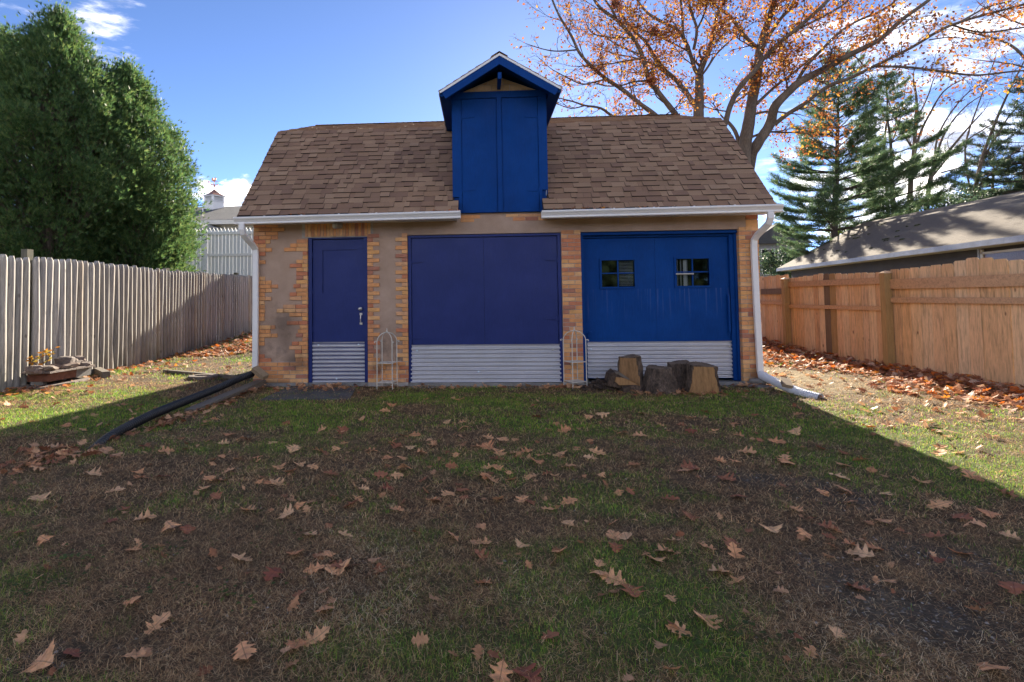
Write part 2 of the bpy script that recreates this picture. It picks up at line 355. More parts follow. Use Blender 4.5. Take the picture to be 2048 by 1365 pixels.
# wood
def wood(name, cols, dark, knots=.6, grain=1.0, rough=.75, green=0.0, greydown=0.0, zs=.10):
    t = NT(name); r = t.rand(); p = t.pos((1, 1, zs), r)
    k = len(cols); c = t.ramp(r, [(i / k, cc) for i, cc in enumerate(cols)], 'CONSTANT')
    n1 = t.noise(p, 26, 4, .6, .6); n2 = t.noise(p, 95, 3, .65)
    c = t.mix(1, c, t.ramp(n1, [(.28, 1 - .38 * grain), (.5, 1), (.75, 1 + .16 * grain)]), 'MULTIPLY')
    c = t.mix(1, c, t.ramp(n2, [(.25, 1 - .22 * grain), (.75, 1 + .14 * grain)]), 'MULTIPLY')
    if knots:
        v = t.n('ShaderNodeTexVoronoi', feature='F1'); v.inputs['Scale'].default_value = 4.2; t.l(t.pos((1, 1.0, .55), r), v.inputs['Vector'])
        kk = t.ramp(v.outputs['Distance'], [(.055, 1), (.105, 0)])
        c = t.mix(t.math('MULTIPLY', kk, knots), c, dark)
    if greydown:
        g = t.n('ShaderNodeSeparateXYZ'); t.l(t.pos(), g.inputs[0]); mr = t.n('ShaderNodeMapRange'); t.l(g.outputs[2], mr.inputs[0])
        mr.inputs[1].default_value = .75; mr.inputs[2].default_value = 0.0
        st = t.math('MULTIPLY', mr.outputs[0], t.ramp(t.noise(t.pos((1, 1, .5)), 3.5, 4, .6), [(.35, .1), (.65, 1)]))
        c = t.mix(t.math('MULTIPLY', st, greydown), c, (.07, .075, .045))
    t.col(c); t.rough(rough); t.b.inputs['Specular IOR Level'].default_value = .3
    t.bump(t.math('ADD', n1, t.math('MULTIPLY', n2, .5)), .5 * grain, .006); return t.m
M['cedar'] = wood('new_pine_board', [(.78, .53, .31), (.80, .57, .34), (.68, .44, .25), (.82, .62, .40), (.74, .49, .27), (.80, .59, .37), (.72, .50, .31)], (.12, .05, .03), .9, 1.15)
M['treated'] = wood('treated_post', [(.46, .30, .12), (.42, .28, .12)], (.12, .07, .03), .7, .8)
M['treated_grey'] = wood('weathered_treated_board', [(.20, .14, .085)], (.08, .05, .03), .5, .9)
M['rail'] = wood('fence_rail', [(.62, .40, .23), (.57, .37, .22)], (.10, .05, .03), .7, .9, zs=1.0)
M['stockade'] = wood('grey_stockade_pale', [(.47, .435, .39), (.42, .39, .355), (.53, .49, .44), (.47, .405, .33), (.37, .345, .32), (.51, .48, .45), (.44, .41, .38)], (.06, .05, .04), .55, 1.0, .85, greydown=.65, zs=.07)
M['oldpost'] = wood('grey_post', [(.17, .16, .12)], (.05, .05, .04), .3, 1.0, .9)
M['whitefence'] = wood('white_painted_picket', [(.76, .78, .80), (.80, .82, .83), (.72, .75, .78)], (.2, .2, .2), .45, .25, .6)
M['boards'] = wood('old_grey_board', [(.15, .125, .10), (.19, .16, .13)], (.05, .04, .03), .4, 1.0, .9, zs=1)
M['tanblock'] = wood('tan_block', [(.33, .24, .15), (.27, .20, .13)], (.15, .1, .05), .2, .6, .9, zs=1)
M['split'] = wood('split_wood', [(.36, .20, .088), (.30, .165, .075)], (.2, .1, .04), 0, 1.1, .85, zs=.16)
M['endgrain'] = mat('cut_end', [(.13, .095, .07)], .9, 10, .4, 80, .4, .7, 50, .006)
M['logbark'] = mat('log_bark', [(.085, .056, .040), (.10, .07, .052)], .95, 9, .75, 60, .6, 1, 26, .04, (1, 1, .35))

def simple(name, c, rough=.6, metal=0, spec=.5):
    t = NT(name); t.col(c); t.rough(rough); t.b.inputs['Metallic'].default_value = metal; t.b.inputs['Specular IOR Level'].default_value = spec; return t.m
M['dark'] = simple('dark_interior', (.01, .01, .012), .9)
M['glass'] = simple('dark_glass', (.008, .009, .012), .08, 0, .22)
t = NT('window_pane'); tr_ = t.n('ShaderNodeBsdfTransparent'); tr_.inputs[0].default_value = (.75, .78, .80, 1); gl_ = t.n('ShaderNodeBsdfGlossy'); gl_.inputs['Roughness'].default_value = .04
mx_ = t.n('ShaderNodeMixShader'); mx_.inputs[0].default_value = .06; t.l(tr_.outputs[0], mx_.inputs[1]); t.l(gl_.outputs[0], mx_.inputs[2]); t.l(mx_.outputs[0], t.out.inputs[0]); M['pane'] = t.m
M['reflectstrip'] = simple('blind_reflection_strip', (.75, .72, .66), .6)
M['blindreflect'] = simple('blind_reflection_strip_grey', (.30, .30, .30), .6)
M['housewall'] = mat('dark_siding', [(.055, .05, .05)], .9, 2, .2, 40, .1, .2, 40, .004, per=False)
M['greysiding'] = mat('grey_siding', [(.27, .28, .30)], .8, 2, .1, 40, .05, .1, 40, .004, per=False)
M['brownpane'] = mat('brown_window', [(.13, .075, .05)], .3, 30, .5, 120, .4, 0, per=False)
M['creamtrim'] = mat('cream_trim', [(.62, .60, .54)], .6, 2, .1, 40, .05, 0, per=False)
M['bluegreytrim'] = mat('bluegrey_fascia', [(.36, .40, .48)], .7, 3, .2, 40, .1, .2, 40, .003, per=False)
M['whitetrim'] = mat('white_trim', [(.75, .75, .75)], .6, 2, .05, 40, .05, 0, per=False)
M['copper'] = mat('copper_sheet', [(.48, .22, .13)], .42, 4, .25, 40, .1, 0, per=False, metal=.7)
M['flash'] = simple('white_flashing', (.7, .74, .8), .4)
M['moss'] = mat('roof_moss', [(.035, .035, .018), (.05, .06, .018)], 1, 20, .4, 90, .3, 1, 60, .01)

def leafmat(name, cols, tr=.5, rough=.7, nscale=25, trboost=1.6, attr=False):
    t = NT(name); r = t.rand()
    k = len(cols); c = t.ramp(r, [(i / k, cc) for i, cc in enumerate(cols)], 'CONSTANT')
    if attr:
        a = t.n('ShaderNodeAttribute'); a.attribute_name = 'Col'; c = a.outputs['Color']
    c = t.mix(1, c, t.ramp(t.noise(t.pos(), nscale, 3, .6), [(.3, .75), (.7, 1.25)]), 'MULTIPLY')
    t.col(c); t.rough(rough); t.b.inputs['Specular IOR Level'].default_value = .25
    if tr:
        tl = t.n('ShaderNodeBsdfTranslucent'); mx = t.n('ShaderNodeMixShader'); mx.inputs[0].default_value = tr
        t.l(t.mix(1, c, (trboost, trboost, trboost), 'MULTIPLY'), tl.inputs['Color'])
        t.l(t.b.outputs[0], mx.inputs[1]); t.l(tl.outputs[0], mx.inputs[2]); t.l(mx.outputs[0], t.out.inputs[0])
    return t.m
M['oakleaf_tree'] = leafmat('orange_oak_leaves', [(.32, .125, .035), (.24, .080, .028), (.42, .19, .035), (.18, .062, .028), (.34, .125, .035), (.27, .092, .030), (.50, .28, .04)], .42, trboost=1.35, rough=.6)
M['arb'] = leafmat('arborvitae_sprays', [(.062, .122, .042), (.080, .150, .046), (.052, .104, .040), (.112, .172, .046), (.072, .136, .048), (.14, .18, .060)], .38, .55, 2.0)
M['pine'] = leafmat('pine_needles', [(.075, .130, .065), (.090, .150, .070), (.062, .108, .058), (.12, .165, .065)], .40, .5, 1.2)
M['hemlock'] = leafmat('hemlock_sprays', [(.040, .068, .045), (.050, .082, .048), (.066, .092, .044)], .40, .5, 1.2)
M['shrub'] = leafmat('shrub_leaves', [(.09, .13, .03), (.12, .15, .035), (.07, .10, .03)], .4, .5, 2)
M['yellowleaf'] = leafmat('yellow_leaves', [(.50, .27, .03), (.42, .18, .03), (.40, .33, .08)], .35, .6)
M['grass'] = leafmat('grass_blades', [(.06, .1, .03)], .32, .6, 3, attr=True)
M['litter'] = leafmat('leaf_litter', [(.42, .20, .11), (.50, .28, .17), (.28, .11, .055), (.60, .16, .03), (.56, .38, .26), (.20, .08, .045), (.45, .23, .13), (.34, .15, .08), (.62, .44, .32), (.66, .26, .04)], .22, .65, 30)

M['litter_brown'] = leafmat('brown_leaf_bits', [(.55, .30, .16), (.62, .36, .20), (.36, .16, .08), (.48, .24, .12), (.30, .12, .06), (.58, .33, .18)], .2, .65, 30)

# fallen oak leaf: tan with a darker midrib from the leaf's own coordinates
def fallen(name, cols):
    t = NT(name); r = t.rand(); k = len(cols)
    c = t.ramp(r, [(i / k, cc) for i, cc in enumerate(cols)], 'CONSTANT')
    tc = t.n('ShaderNodeTexCoord'); sp = t.n('ShaderNodeSeparateXYZ'); t.l(tc.outputs['Object'], sp.inputs[0])
    ay = t.math('ABSOLUTE', sp.outputs[1])
    mid = t.ramp(ay, [(.008, 1), (.022, 0)])
    fr = t.math('FRACT', t.math('MULTIPLY', t.math('SUBTRACT', sp.outputs[0], t.math('MULTIPLY', ay, .9)), 5.5))
    vein = t.ramp(fr, [(0, 1), (.09, 0), (.93, 0), (1, 1)])
    c = t.mix(1, c, t.ramp(t.noise(t.pos(), 28, 4, .6), [(.3, .78), (.7, 1.2)]), 'MULTIPLY')
    c = t.mix(t.math('MULTIPLY', t.math('MAXIMUM', mid, t.math('MULTIPLY', vein, .45)), .55), c, (.12, .045, .025))
    t.col(c); t.rough(.62); t.b.inputs['Specular IOR Level'].default_value = .35
    tl = t.n('ShaderNodeBsdfTranslucent'); mx = t.n('ShaderNodeMixShader'); mx.inputs[0].default_value = .2
    t.l(c, tl.inputs['Color']); t.l(t.b.outputs[0], mx.inputs[1]); t.l(tl.outputs[0], mx.inputs[2]); t.l(mx.outputs[0], t.out.inputs[0])
    return t.m
M['leaf_tan'] = fallen('tan_oak_leaf', [(.82, .41, .195), (.84, .46, .225), (.72, .33, .155), (.82, .44, .225), (.88, .54, .29)])
M['leaf_rust'] = fallen('rust_oak_leaf', [(.40, .15, .075), (.45, .18, .09), (.34, .11, .06)])
M['leaf_orange'] = fallen('orange_oak_leaf', [(.50, .16, .03), (.55, .24, .04)])
# ------------------------------------------------------------------ terrain functions
def _hash(ix, iy, seed):
    n = (ix.astype(np.int64) * 374761393 + iy.astype(np.int64) * 668265263 + seed * 1442695041) & 0x7fffffff
    n = ((n ^ (n >> 13)) * 1274126177) & 0x7fffffff
    return ((n ^ (n >> 16)) & 0xffff) / 65535.0
def vnoise(x, y, s, seed=0, oct=3):
    x = np.asarray(x, float) * s; y = np.asarray(y, float) * s; tot = 0; amp = 1; sm = 0
    for o in range(oct):
        ix = np.floor(x); iy = np.floor(y); fx = x - ix; fy = y - iy; fx = fx * fx * (3 - 2 * fx); fy = fy * fy * (3 - 2 * fy)
        ix = ix.astype(np.int64); iy = iy.astype(np.int64)
        a = _hash(ix, iy, seed + o); b = _hash(ix + 1, iy, seed + o); c = _hash(ix, iy + 1, seed + o); d = _hash(ix + 1, iy + 1, seed + o)
        tot = tot + amp * (a + (b - a) * fx + (c - a) * fy + (a - b - c + d) * fx * fy); sm += amp
        x = x * 2.03; y = y * 2.03; amp *= .5
    return tot / sm
def G(x, y):
    x = np.asarray(x, float); y = np.asarray(y, float)
    rise = .035 * np.clip(y - 3, 0, 5.8) ** 1.3
    side = np.clip((np.abs(x) - 4.0) / 2.0, 0, 1)
    z = -.06 + rise * (.3 + .7 * side) + .035 * side
    z = z + .022 * (vnoise(x, y, 1.3, 3) - .5) + .018 * (vnoise(x, y, 6, 5, 2) - .5)
    return z
def g1(x, y): return float(G(np.array([x]), np.array([y]))[0])
def gnd(u, v):
    z = -.05
    for _ in range(4):
        p = at_z(u, v, z); z = g1(p.x, p.y)
    return Vector((p.x, p.y, z))
def blobs(x, y, lst):
    t = 0
    for u, v, rx, ry, a in lst:
        p = BL.setdefault((u, v), at_z(u, v, -.05)); t = t + a * np.exp(-((x - p.x) / rx) ** 2 - ((y - p.y) / ry) ** 2)
    return t
BL = {}
GREEN = [(900, 800, 2.8, .7, .55), (700, 830, 1.3, .5, .35), (1060, 850, 1.0, .5, .35), (980, 930, .7, .45, .30), (1185, 1000, .45, .4, .5), (1500, 815, 1.1, .45, .5),
         (1640, 870, 1.1, .5, .55), (1820, 920, 1.0, .55, .55), (1960, 985, .8, .35, .5), (1500, 950, .4, .2, .2), (90, 850, 1.6, .6, .55), (250, 820, 1.3, .4, .55), (560, 850, .8, .35, .35),
         (760, 950, .35, .35, .4), (760, 1010, .25, .2, .3), (500, 900, .8, .3, .2), (1210, 1110, .35, .35, .45), (1240, 1200, .4, .3, .5), (1400, 1290, .45, .22, .45), (860, 1060, .35, .25, .35), (1330, 1220, .25, .2, .3),
         (40, 1190, .2, .22, .3), (140, 1130, .2, .2, .3), (830, 1180, .3, .25, .35), (780, 1300, .3, .2, .3), (930, 1270, .2, .1, .3), (340, 1000, .3, .2, .2), (1960, 830, 1.1, .4, .5), (480, 705, .8, .9, .6), (120, 800, 1.2, .5, .5), (60, 830, 1.0, .4, .5), (300, 790, 1.0, .4, .4), (1880, 860, 1.2, .4, .5), (2000, 900, .8, .4, .5), (1430, 1180, .3, .2, .25), (1150, 1330, .4, .15, .3), (620, 1280, .3, .15, .25)]
BROWN = [(330, 960, 1.5, .7, .5), (120, 1040, .6, .6, .4), (480, 1150, .6, .5, .35), (480, 870, .6, .25, .55), (1460, 880, .8, .3, .35), (1320, 930, .9, .4, .35), (700, 1180, .35, .3, .25), (250, 1260, .5, .3, .3), (880, 1230, .25, .2, .35), (1660, 1060, .6, .5, .4), (1040, 1040, .3, .2, .3), (1900, 1180, .6, .5, .5), (420, 760, .9, .5, .1)]
GRAV = [(1560, 960, .5, .22, .9), (1700, 1000, .4, .25, .9), (1830, 1090, .35, .25, .7), (1680, 1140, .2, .3, .7), (1760, 1230, .25, .25, .7), (1920, 1230, .35, .3, .7), (1250, 885, .5, .15, .5), (1420, 905, .4, .15, .5), (90, 1300, .3, .15, .6), (1480, 800, .2, .06, .3), (1960, 1130, .3, .2, .5), (760, 960, .2, .1, .3)]
BARE = [(1600, 762, .9, 1.0, .8), (1720, 782, .9, .5, .6), (1560, 745, .8, 1.2, .8), (1830, 800, .6, .3, .5), (160, 778, .7, .3, .5), (270, 755, .8, .3, .4), (420, 775, .5, .3, .3)]
def fields(x, y):
    n = vnoise(x, y, 1.1, 21, 4); n2 = vnoise(x, y, 4.5, 31, 3)
    gr = .22 + 1.6 * (n - .5) + 1.4 * (n2 - .5) + blobs(x, y, GREEN) * 1.0 - blobs(x, y, BROWN)
    gv = blobs(x, y, GRAV) + .9 * (vnoise(x, y, 3, 41, 3) - .62)
    ba = blobs(x, y, BARE) + .8 * (vnoise(x, y, 2.2, 51, 3) - .6)
    gr = gr - .7 * np.clip(gv, 0, 1) - .5 * np.clip(ba, 0, 1)
    return np.clip(gr, 0, 1), np.clip(gv, 0, 1), np.clip(ba, 0, 1)

def lin(a, b, n): return list(np.linspace(a, b, n, endpoint=False))
xs = np.array([-900, -400, -180, -90, -50, -30, -20, -14, -11] + lin(-9, 9, 240) + [9, 11, 14, 20, 30, 50, 90, 180, 400, 900])
ys = np.array([-900, -300, -120, -60, -35, -20, -13] + lin(-9.5, 2, 210) + lin(2, 13, 70) + [13, 16, 20, 26, 35, 50, 80, 150, 300, 700, 1500])
gx_, gy_ = np.meshgrid(xs, ys); X, Y = gx_.ravel(), gy_.ravel(); Z = G(X, Y)
gr, gv, ba = fields(X, Y)
fn = vnoise(X, Y, 14, 61, 2)[:, None]
soil = np.array([.120, .080, .046]) * (.7 + .6 * fn); grn = np.array([.100, .130, .036]) * (.7 + .6 * fn)
grav = np.array([.100, .080, .060]) * (.7 + .6 * fn); bare = np.array([.30, .232, .125]) * (.8 + .4 * fn)
C0 = soil + (grn - soil) * gr[:, None] * .8
C0 = C0 + (grav - C0) * gv[:, None]; C0 = C0 + (bare - C0) * (ba * .85)[:, None]
far_ = np.clip((np.maximum(np.abs(X) / 10.5, -Y / 9.4) - 1) * 4, 0, 1)[:, None]   # unseen open ground beyond the lot: dry lawn, paled to bounce light
C0 = C0 + (np.array([.21, .175, .10]) * (.85 + .3 * fn) - C0) * far_
nx, ny = len(xs), len(ys)
I = np.arange(nx * ny).reshape(ny, nx)
F = np.stack([I[:-1, :-1].ravel(), I[:-1, 1:].ravel(), I[1:, 1:].ravel(), I[1:, :-1].ravel()], 1)
t = NT('lawn_soil'); a = t.n('ShaderNodeAttribute'); a.attribute_name = 'Col'; p = t.pos()
c = t.mix(1, a.outputs['Color'], t.ramp(t.noise(p, 60, 5, .7), [(.25, .5), (.75, 1.5)]), 'MULTIPLY')
c = t.mix(1, c, t.ramp(t.noise(p, 9, 4, .6), [(.3, .8), (.7, 1.2)]), 'MULTIPLY')
t.col(c); t.rough(.95); t.b.inputs['Specular IOR Level'].default_value = .2
t.bump(t.math('ADD', t.noise(p, 70, 5, .7), t.math('MULTIPLY', t.noise(p, 14, 4, .6), 1.5)), 1.0, .02); M['lawn'] = t.m
ground = link('ground', np_mesh('ground', np.stack([X, Y, Z], 1), F, M['lawn'], C0, True), kind='structure')

# ------------------------------------------------------------------ grass: green blades and dead matted thatch
def region(n, y0, y1, wl_, wr_):
    """points between depths y0..y1 inside the wedge the lot opens to"""
    y = nrg.uniform(y0, y1, n); hw = (y + 9.336); x = nrg.uniform(-1, 1, n)
    x = np.where(x < 0, x * np.minimum(hw * wl_ + .3, 7.5), x * np.minimum(hw * wr_ + .3, 7.2)); return x, y
def blades(n, y0, y1, kind, hmin, hmax, w):
    n = int(n * 1.12); x, y = region(n, y0, y1, 1.15, 1.28)
    gr, gv, ba = fields(x, y)
    inb = (x > -3.85) & (x < 4.5) & (y > -.04)
    patch = vnoise(x, y, 9, 77, 2)
    if kind == 'green': keep = nrg.random(n) < np.clip(gr * 1.25 - .05 + .5 * (patch - .55), 0, 1)
    else: keep = nrg.random(n) < np.clip((.9 - .75 * gr) * (1 - .75 * gv) * (1 - .7 * ba) * (.45 + 1.1 * patch), 0, 1)
    keep &= ~inb
    x, y, gr, patch = x[keep], y[keep], gr[keep], patch[keep]; n = len(x); z = G(x, y)
    a = nrg.uniform(0, 2 * np.pi, n); h = nrg.uniform(hmin, hmax, n)
    d = np.stack([np.cos(a), np.sin(a), np.zeros(n)], 1); s = np.stack([-np.sin(a), np.cos(a), np.zeros(n)], 1) * (w * nrg.uniform(.6, 1.3, n))[:, None]
    P = np.stack([x, y, z - .004], 1)
    if kind == 'green':
        lean = nrg.uniform(.15, 1.1, n)[:, None] * h[:, None]; up = np.stack([np.zeros(n), np.zeros(n), h], 1)
        mid = P + d * lean * .35 + up * .6; tip = P + d * lean * 1.0 + up * nrg.uniform(.75, 1.0, n)[:, None]
        cg = np.array([[.165, .310, .036], [.23, .39, .044], [.13, .24, .040], [.34, .40, .058], [.40, .35, .09]])
        pk = np.minimum((nrg.random(n) ** 1.3 * 5).astype(int), 4); c = cg[pk] * nrg.uniform(.75, 1.2, n)[:, None]
    else:
        tilt = nrg.uniform(-.1, .75, n)[:, None] * h[:, None]; L = h[:, None]
        zz = np.zeros((n, 3)); zz[:, 2] = 1; P[:, 2] += nrg.uniform(.002, .014, n)
        cu = s / np.linalg.norm(s, axis=1)[:, None] * nrg.normal(0, .22, n)[:, None] * L
        mid = P + d * L * .5 + cu * .4 + zz * np.abs(tilt) * .7; tip = P + d * L + cu * 1.0 + zz * tilt * .4
        cg = np.array([[.50, .300, .145], [.60, .40, .20], [.36, .205, .100], [.70, .51, .28], [.24, .135, .070], [.80, .66, .43]])
        pale = blobs(x, y, [(760, 1100, .25, .3, .5), (770, 1220, .2, .2, .45), (650, 1210, .3, .3, .3), (1880, 1280, .5, .4, .45), (1050, 1180, .2, .2, .25), (1700, 1240, .2, .2, .3)])
        pk = np.clip((nrg.random(n) * 5 + pale * 4 * nrg.random(n)).astype(int), 0, 5); c = cg[pk] * nrg.uniform(.75, 1.25, n)[:, None]
    V = np.stack([P - s, P + s, mid + s * .75, mid - s * .75, tip], 1).reshape(-1, 3)
    b = np.arange(n)[:, None] * 5
    F = np.concatenate([b + [0, 1, 2], b + [0, 2, 3], b + [3, 2, 4]], 0)
    return V, F, np.repeat(c, 5, 0)
def merge(lst):
    Vs, Fs, Cs, o = [], [], [], 0
    for V, F, c in lst: Vs.append(V); Fs.append(F + o); Cs.append(c); o += len(V)
    return np.concatenate(Vs), np.concatenate(Fs), np.concatenate(Cs)
V, F, c = merge([blades(130000, -7.6, -5.6, 'green', .012, .034, .0011), blades(110000, -5.6, -3.2, 'green', .014, .038, .0017),
                 blades(110000, -3.2, .3, 'green', .018, .045, .0028), blades(70000, .3, 9.5, 'green', .025, .06, .0050)])
tag(link('lawn_grass', np_mesh('lawn_grass', V, F, M['grass'], c)), 'short patchy green grass growing over the yard in front of the garage', 'grass', kind='stuff')
V, F, c = merge([blades(190000, -7.6, -5.6, 'dry', .016, .060, .0009), blades(110000, -5.6, -3.2, 'dry', .028, .07, .0016),
                 blades(80000, -3.2, .3, 'dry', .03, .08, .0026), blades(40000, .3, 9.5, 'dry', .04, .10, .0045)])
tag(link('dead_grass', np_mesh('dead_grass', V, F, M['grass'], c)), 'matted brown dead grass lying over the worn parts of the yard', 'dead grass', kind='stuff')

# gravel bits in the worn patches and the strip under the garage doors
mb = MB()
def pebble(x, y, r, zoff=0.0):
    z = g1(x, y) + zoff; k = rng.uniform(.6, 1.3); a = rng.uniform(0, 3.14)
    pts = [(r * k, 0, 0), (0, r, 0), (-r, .2 * r, 0), (-.2 * r, -r, 0), (.1 * r, .1 * r, r * .7), (0, 0, -r * .5)]
    ca, sa = math.cos(a), math.sin(a)
    mb.add([(x + px * ca - py * sa, y + px * sa + py * ca, z + pz) for px, py, pz in pts], [(0, 1, 4), (1, 2, 4), (2, 3, 4), (3, 0, 4)])
PX, PY = region(60000, -7.6, -1.0, .9, 1.05); _g, GV, _b = fields(PX, PY)
for x, y, w in zip(PX, PY, GV):
    if rng.random() < .30 * w + .004: pebble(x, y, rng.uniform(.004, .011) * (1 if rng.random() < .97 else 1.6))
for i in range(1700):
    x = rng.uniform(-1.2, 1.35) if rng.random() < .55 else rng.uniform(1.6, 4.1)
    pebble(x, -rng.random() ** 1.6 * .22 - .005, rng.uniform(.007, .016), .004)
tag(mb.build('gravel', M['gravel'], kind='stuff'), 'small grey gravel bits in the bare patches and under the garage doors', 'gravel', kind='stuff')

# ------------------------------------------------------------------ garage
GA = thing('brick_garage', 'brick and stucco garage with blue doors, brown gambrel roof and tall blue dormer', 'garage')
XL, XR = -3.778, 4.408
D1, D1R, D2, D2R, D3, D3R, ZL = -2.851, -1.858, -1.185, 1.305, 1.626, 4.096, 2.400
mb = MB()
T = .018      # stucco plane sits behind the brick faces
mb.box(XL + .01, D1 - .006, T, .22, -.3, 2.79); mb.box(D1R + .006, D2 - .006, T, .22, -.3, 2.79)
mb.box(D1 - .006, D1R + .006, T, .22, ZL + .01, 2.79)
mb.box(D2 - .006, XR - .01, T - .006, .22, ZL + .004, 2.79)
mb.build('stucco_wall', M['stucco'], GA)
for q_ in ((D2R + .005, D3 - .006, .010, .30, -.3, ZL + .002), (D3R + .006, XR - .008, .010, .30, -.3, ZL + .002), (XL + .004, XL + .02, .010, .22, -.3, 2.79),
           (D1 - .1, D1R + .1, .012, .05, ZL - .01, 2.74), (XL + .006, D1 - .008, .011, .05, -.3, .345), (D1R + .008, D2 - .008, .011, .05, -.3, .345)):
    mb = MB(); mb.box(*q_); mb.build('mortar', M['mortar'], GA)
# side and rear walls following the gambrel
gam = [(.20, -.3), (8.2, -.3), (8.2, 2.95), (6.60, 4.52), (4.09, 5.40), (1.58, 4.52), (.20, 3.1)]
t = NT('side_brick'); p = t.pos(); sp = t.n('ShaderNodeSeparateXYZ'); t.l(p, sp.inputs[0]); cb = t.n('ShaderNodeCombineXYZ'); t.l(t.math('ADD', sp.outputs[0], sp.outputs[1]), cb.inputs[0]); t.l(sp.outputs[2], cb.inputs[1])
bt = t.n('ShaderNodeTexBrick'); t.l(cb.outputs[0], bt.inputs['Vector']); bt.inputs['Scale'].default_value = 1; bt.inputs['Brick Width'].default_value = .205; bt.inputs['Row Height'].default_value = .0677; bt.inputs['Mortar Size'].default_value = .005
bt.inputs['Color1'].default_value = (.44, .22, .09, 1); bt.inputs['Color2'].default_value = (.32, .14, .06, 1); bt.inputs['Mortar'].default_value = (.36, .32, .28, 1)
t.col(bt.outputs['Color']); t.rough(.9); t.bump(t.math('MULTIPLY', bt.outputs['Fac'], -1), .6, .006); M['sidebrick'] = t.m
mb = MB()
mb.prism(gam, lambda a, b, d: (d, a, b), XL, XL + .2); mb.prism(gam, lambda a, b, d: (d, a, b), XR - .2, XR)
mb.box(XL + .2, XR - .2, 8.0, 8.2, -.3, 2.95); mb.build('side_wall', M['sidebrick'], GA)
mb = MB(); mb.box(D2, XR, .03, .4, -.3, -.012); mb.box(D1, D1R, .03, .4, -.3, -.004); mb.box(XL, D1, -.01, .1, -.3, -.006); mb.build('footing', M['concrete'], GA)

# bricks
CO = .0677; LB = .2
BR = []      # (x0,x1,z0,z1,y0,y1)
def course(k): return k * CO + .004, (k + 1) * CO - .004
def run(x0, x1, k, off=0.0, y1=.05, y0=0.0):
    """lay a course from x0 to x1, full bricks with the joint offset"""
    z0, z1 = course(k); xs_ = [x0]; x = x0 + (LB + .008 if not off else off)
    while x < x1 - .03: xs_.append(x); x += LB + .008
    xs_.append(x1)
    for a, b in zip(xs_, xs_[1:]): BR.append((a + .004, b - .004, z0, z1, y0, y1))
def zx(z): return at_y(450 + z / 3.4125, 600, 0).x
left = {5: 315, 6: 270, 9: 270, 10: 270, 11: 358, 12: 310, 13: 342, 15: 270, 16: 270, 17: 272, 18: 270, 19: 270, 20: 315, 21: 270, 22: 318, 23: 360, 24: 315, 25: 272, 29: 275, 31: 275, 32: 318, 33: 277, 34: 308, 35: 360, 36: 360, 37: 405, 38: 360, 39: 360, 40: 360}
right = {5: 480, 6: 475, 7: 475, 8: 437, 9: 455, 10: 525, 11: 483, 12: 495, 13: 508, 14: 420, 15: 525, 16: 437, 17: 350, 18: 395, 19: 525, 20: 440, 21: 440, 22: 483, 23: 465, 24: 485, 25: 485, 26: 485, 27: 485, 28: 440, 29: 485, 30: 528, 31: 528, 32: 400, 33: 443, 34: 487}
for k in range(0, 5): run(XL, D1, k, .1 if k % 2 else 0)
for k in range(5, 41):
    xr = zx(left.get(k, 232))
    run(XL, max(xr, XL + .1), k, .1 if k % 2 else 0)
    if k in right: run(zx(right[k]), D1, k, .12 if k % 2 else 0)
sol0, sol1 = zx(545), zx(997); n = 21
for i in range(n):      # soldier course over the small door
    a = sol0 + (sol1 - sol0) * i / n; b = sol0 + (sol1 - sol0) * (i + 1) / n
    BR.append((a + .003, b - .003, ZL + .004, 2.66, 0, .05)); 
for k in range(36):
    if k < 5: run(D1R, D2, k, .1 if k % 2 else 0)
    else: run(D1R, D1R + (.205 if k % 2 else .10), k); run(D2 - (.205 if k % 2 == 0 else .10), D2, k)
    w = D3 - D2R - .004
    run(D2R + .004, D3, k, .208 if k % 2 else .105); run(D3R, XR, k, .208 if k % 2 == 0 else .105, .2)
for x0, x1, z0, z1 in [(at_y(921, 434, 0).x, at_y(960, 434, 0).x, 2.655, 2.715), (at_y(921, 434, 0).x, at_y(948, 434, 0).x, 2.60, 2.65), (at_y(1012, 434, 0).x, at_y(1036, 434, 0).x, 2.672, 2.715), (at_y(1037, 434, 0).x, at_y(1095, 434, 0).x, 2.672, 2.715),
                       (at_y(1026, 434, 0).x, at_y(1050, 434, 0).x, 2.605, 2.664), (at_y(1051, 434, 0).x, at_y(1076, 434, 0).x, 2.605, 2.664), (at_y(1077, 434, 0).x, at_y(1095, 434, 0).x, 2.605, 2.664)]:
    BR.append((x0, x1, z0, z1, .004, .03))
BR.append((XR - .19, XR, ZL + .012, 2.55, .004, .05)); BR.append((XR - .19, XR, 2.56, 2.76, .004, .05))
BR.sort(key=lambda b: -(b[1] - b[0]) * (b[3] - b[2]))
def brick_mb(m, b):
    x0, x1, z0, z1, y0, y1 = b; j = rng.uniform(-.003, .003); y0 += j + rng.uniform(0, .002); r = .003
    f = [(x0 + r, y0, z0 + r), (x1 - r, y0, z0 + r), (x1 - r, y0, z1 - r), (x0 + r, y0, z1 - r)]
    g_ = [(x0, y0 + r, z0), (x1, y0 + r, z0), (x1, y0 + r, z1), (x0, y0 + r, z1)]
    h = [(x0, y1, z0), (x1, y1, z0), (x1, y1, z1), (x0, y1, z1)]
    jj = lambda p: tuple(c + rng.uniform(-.0012, .0012) for c in p)
    m.add([jj(p) for p in f + g_] + h, [(0, 1, 2, 3)] + [(i, i + 4, (i + 1) % 4 + 4, (i + 1) % 4) for i in range(4)] + [(i + 4, i + 8, (i + 1) % 4 + 8, (i + 1) % 4 + 4) for i in range(4)])
rest = MB()
for i, b in enumerate(BR):
    if i < 300:
        m = MB(); brick_mb(m, b); m.build('brick', M['brick'], GA)
    else: brick_mb(rest, b)
rest.build('brick_masonry', M['brick'], GA, kind='stuff')

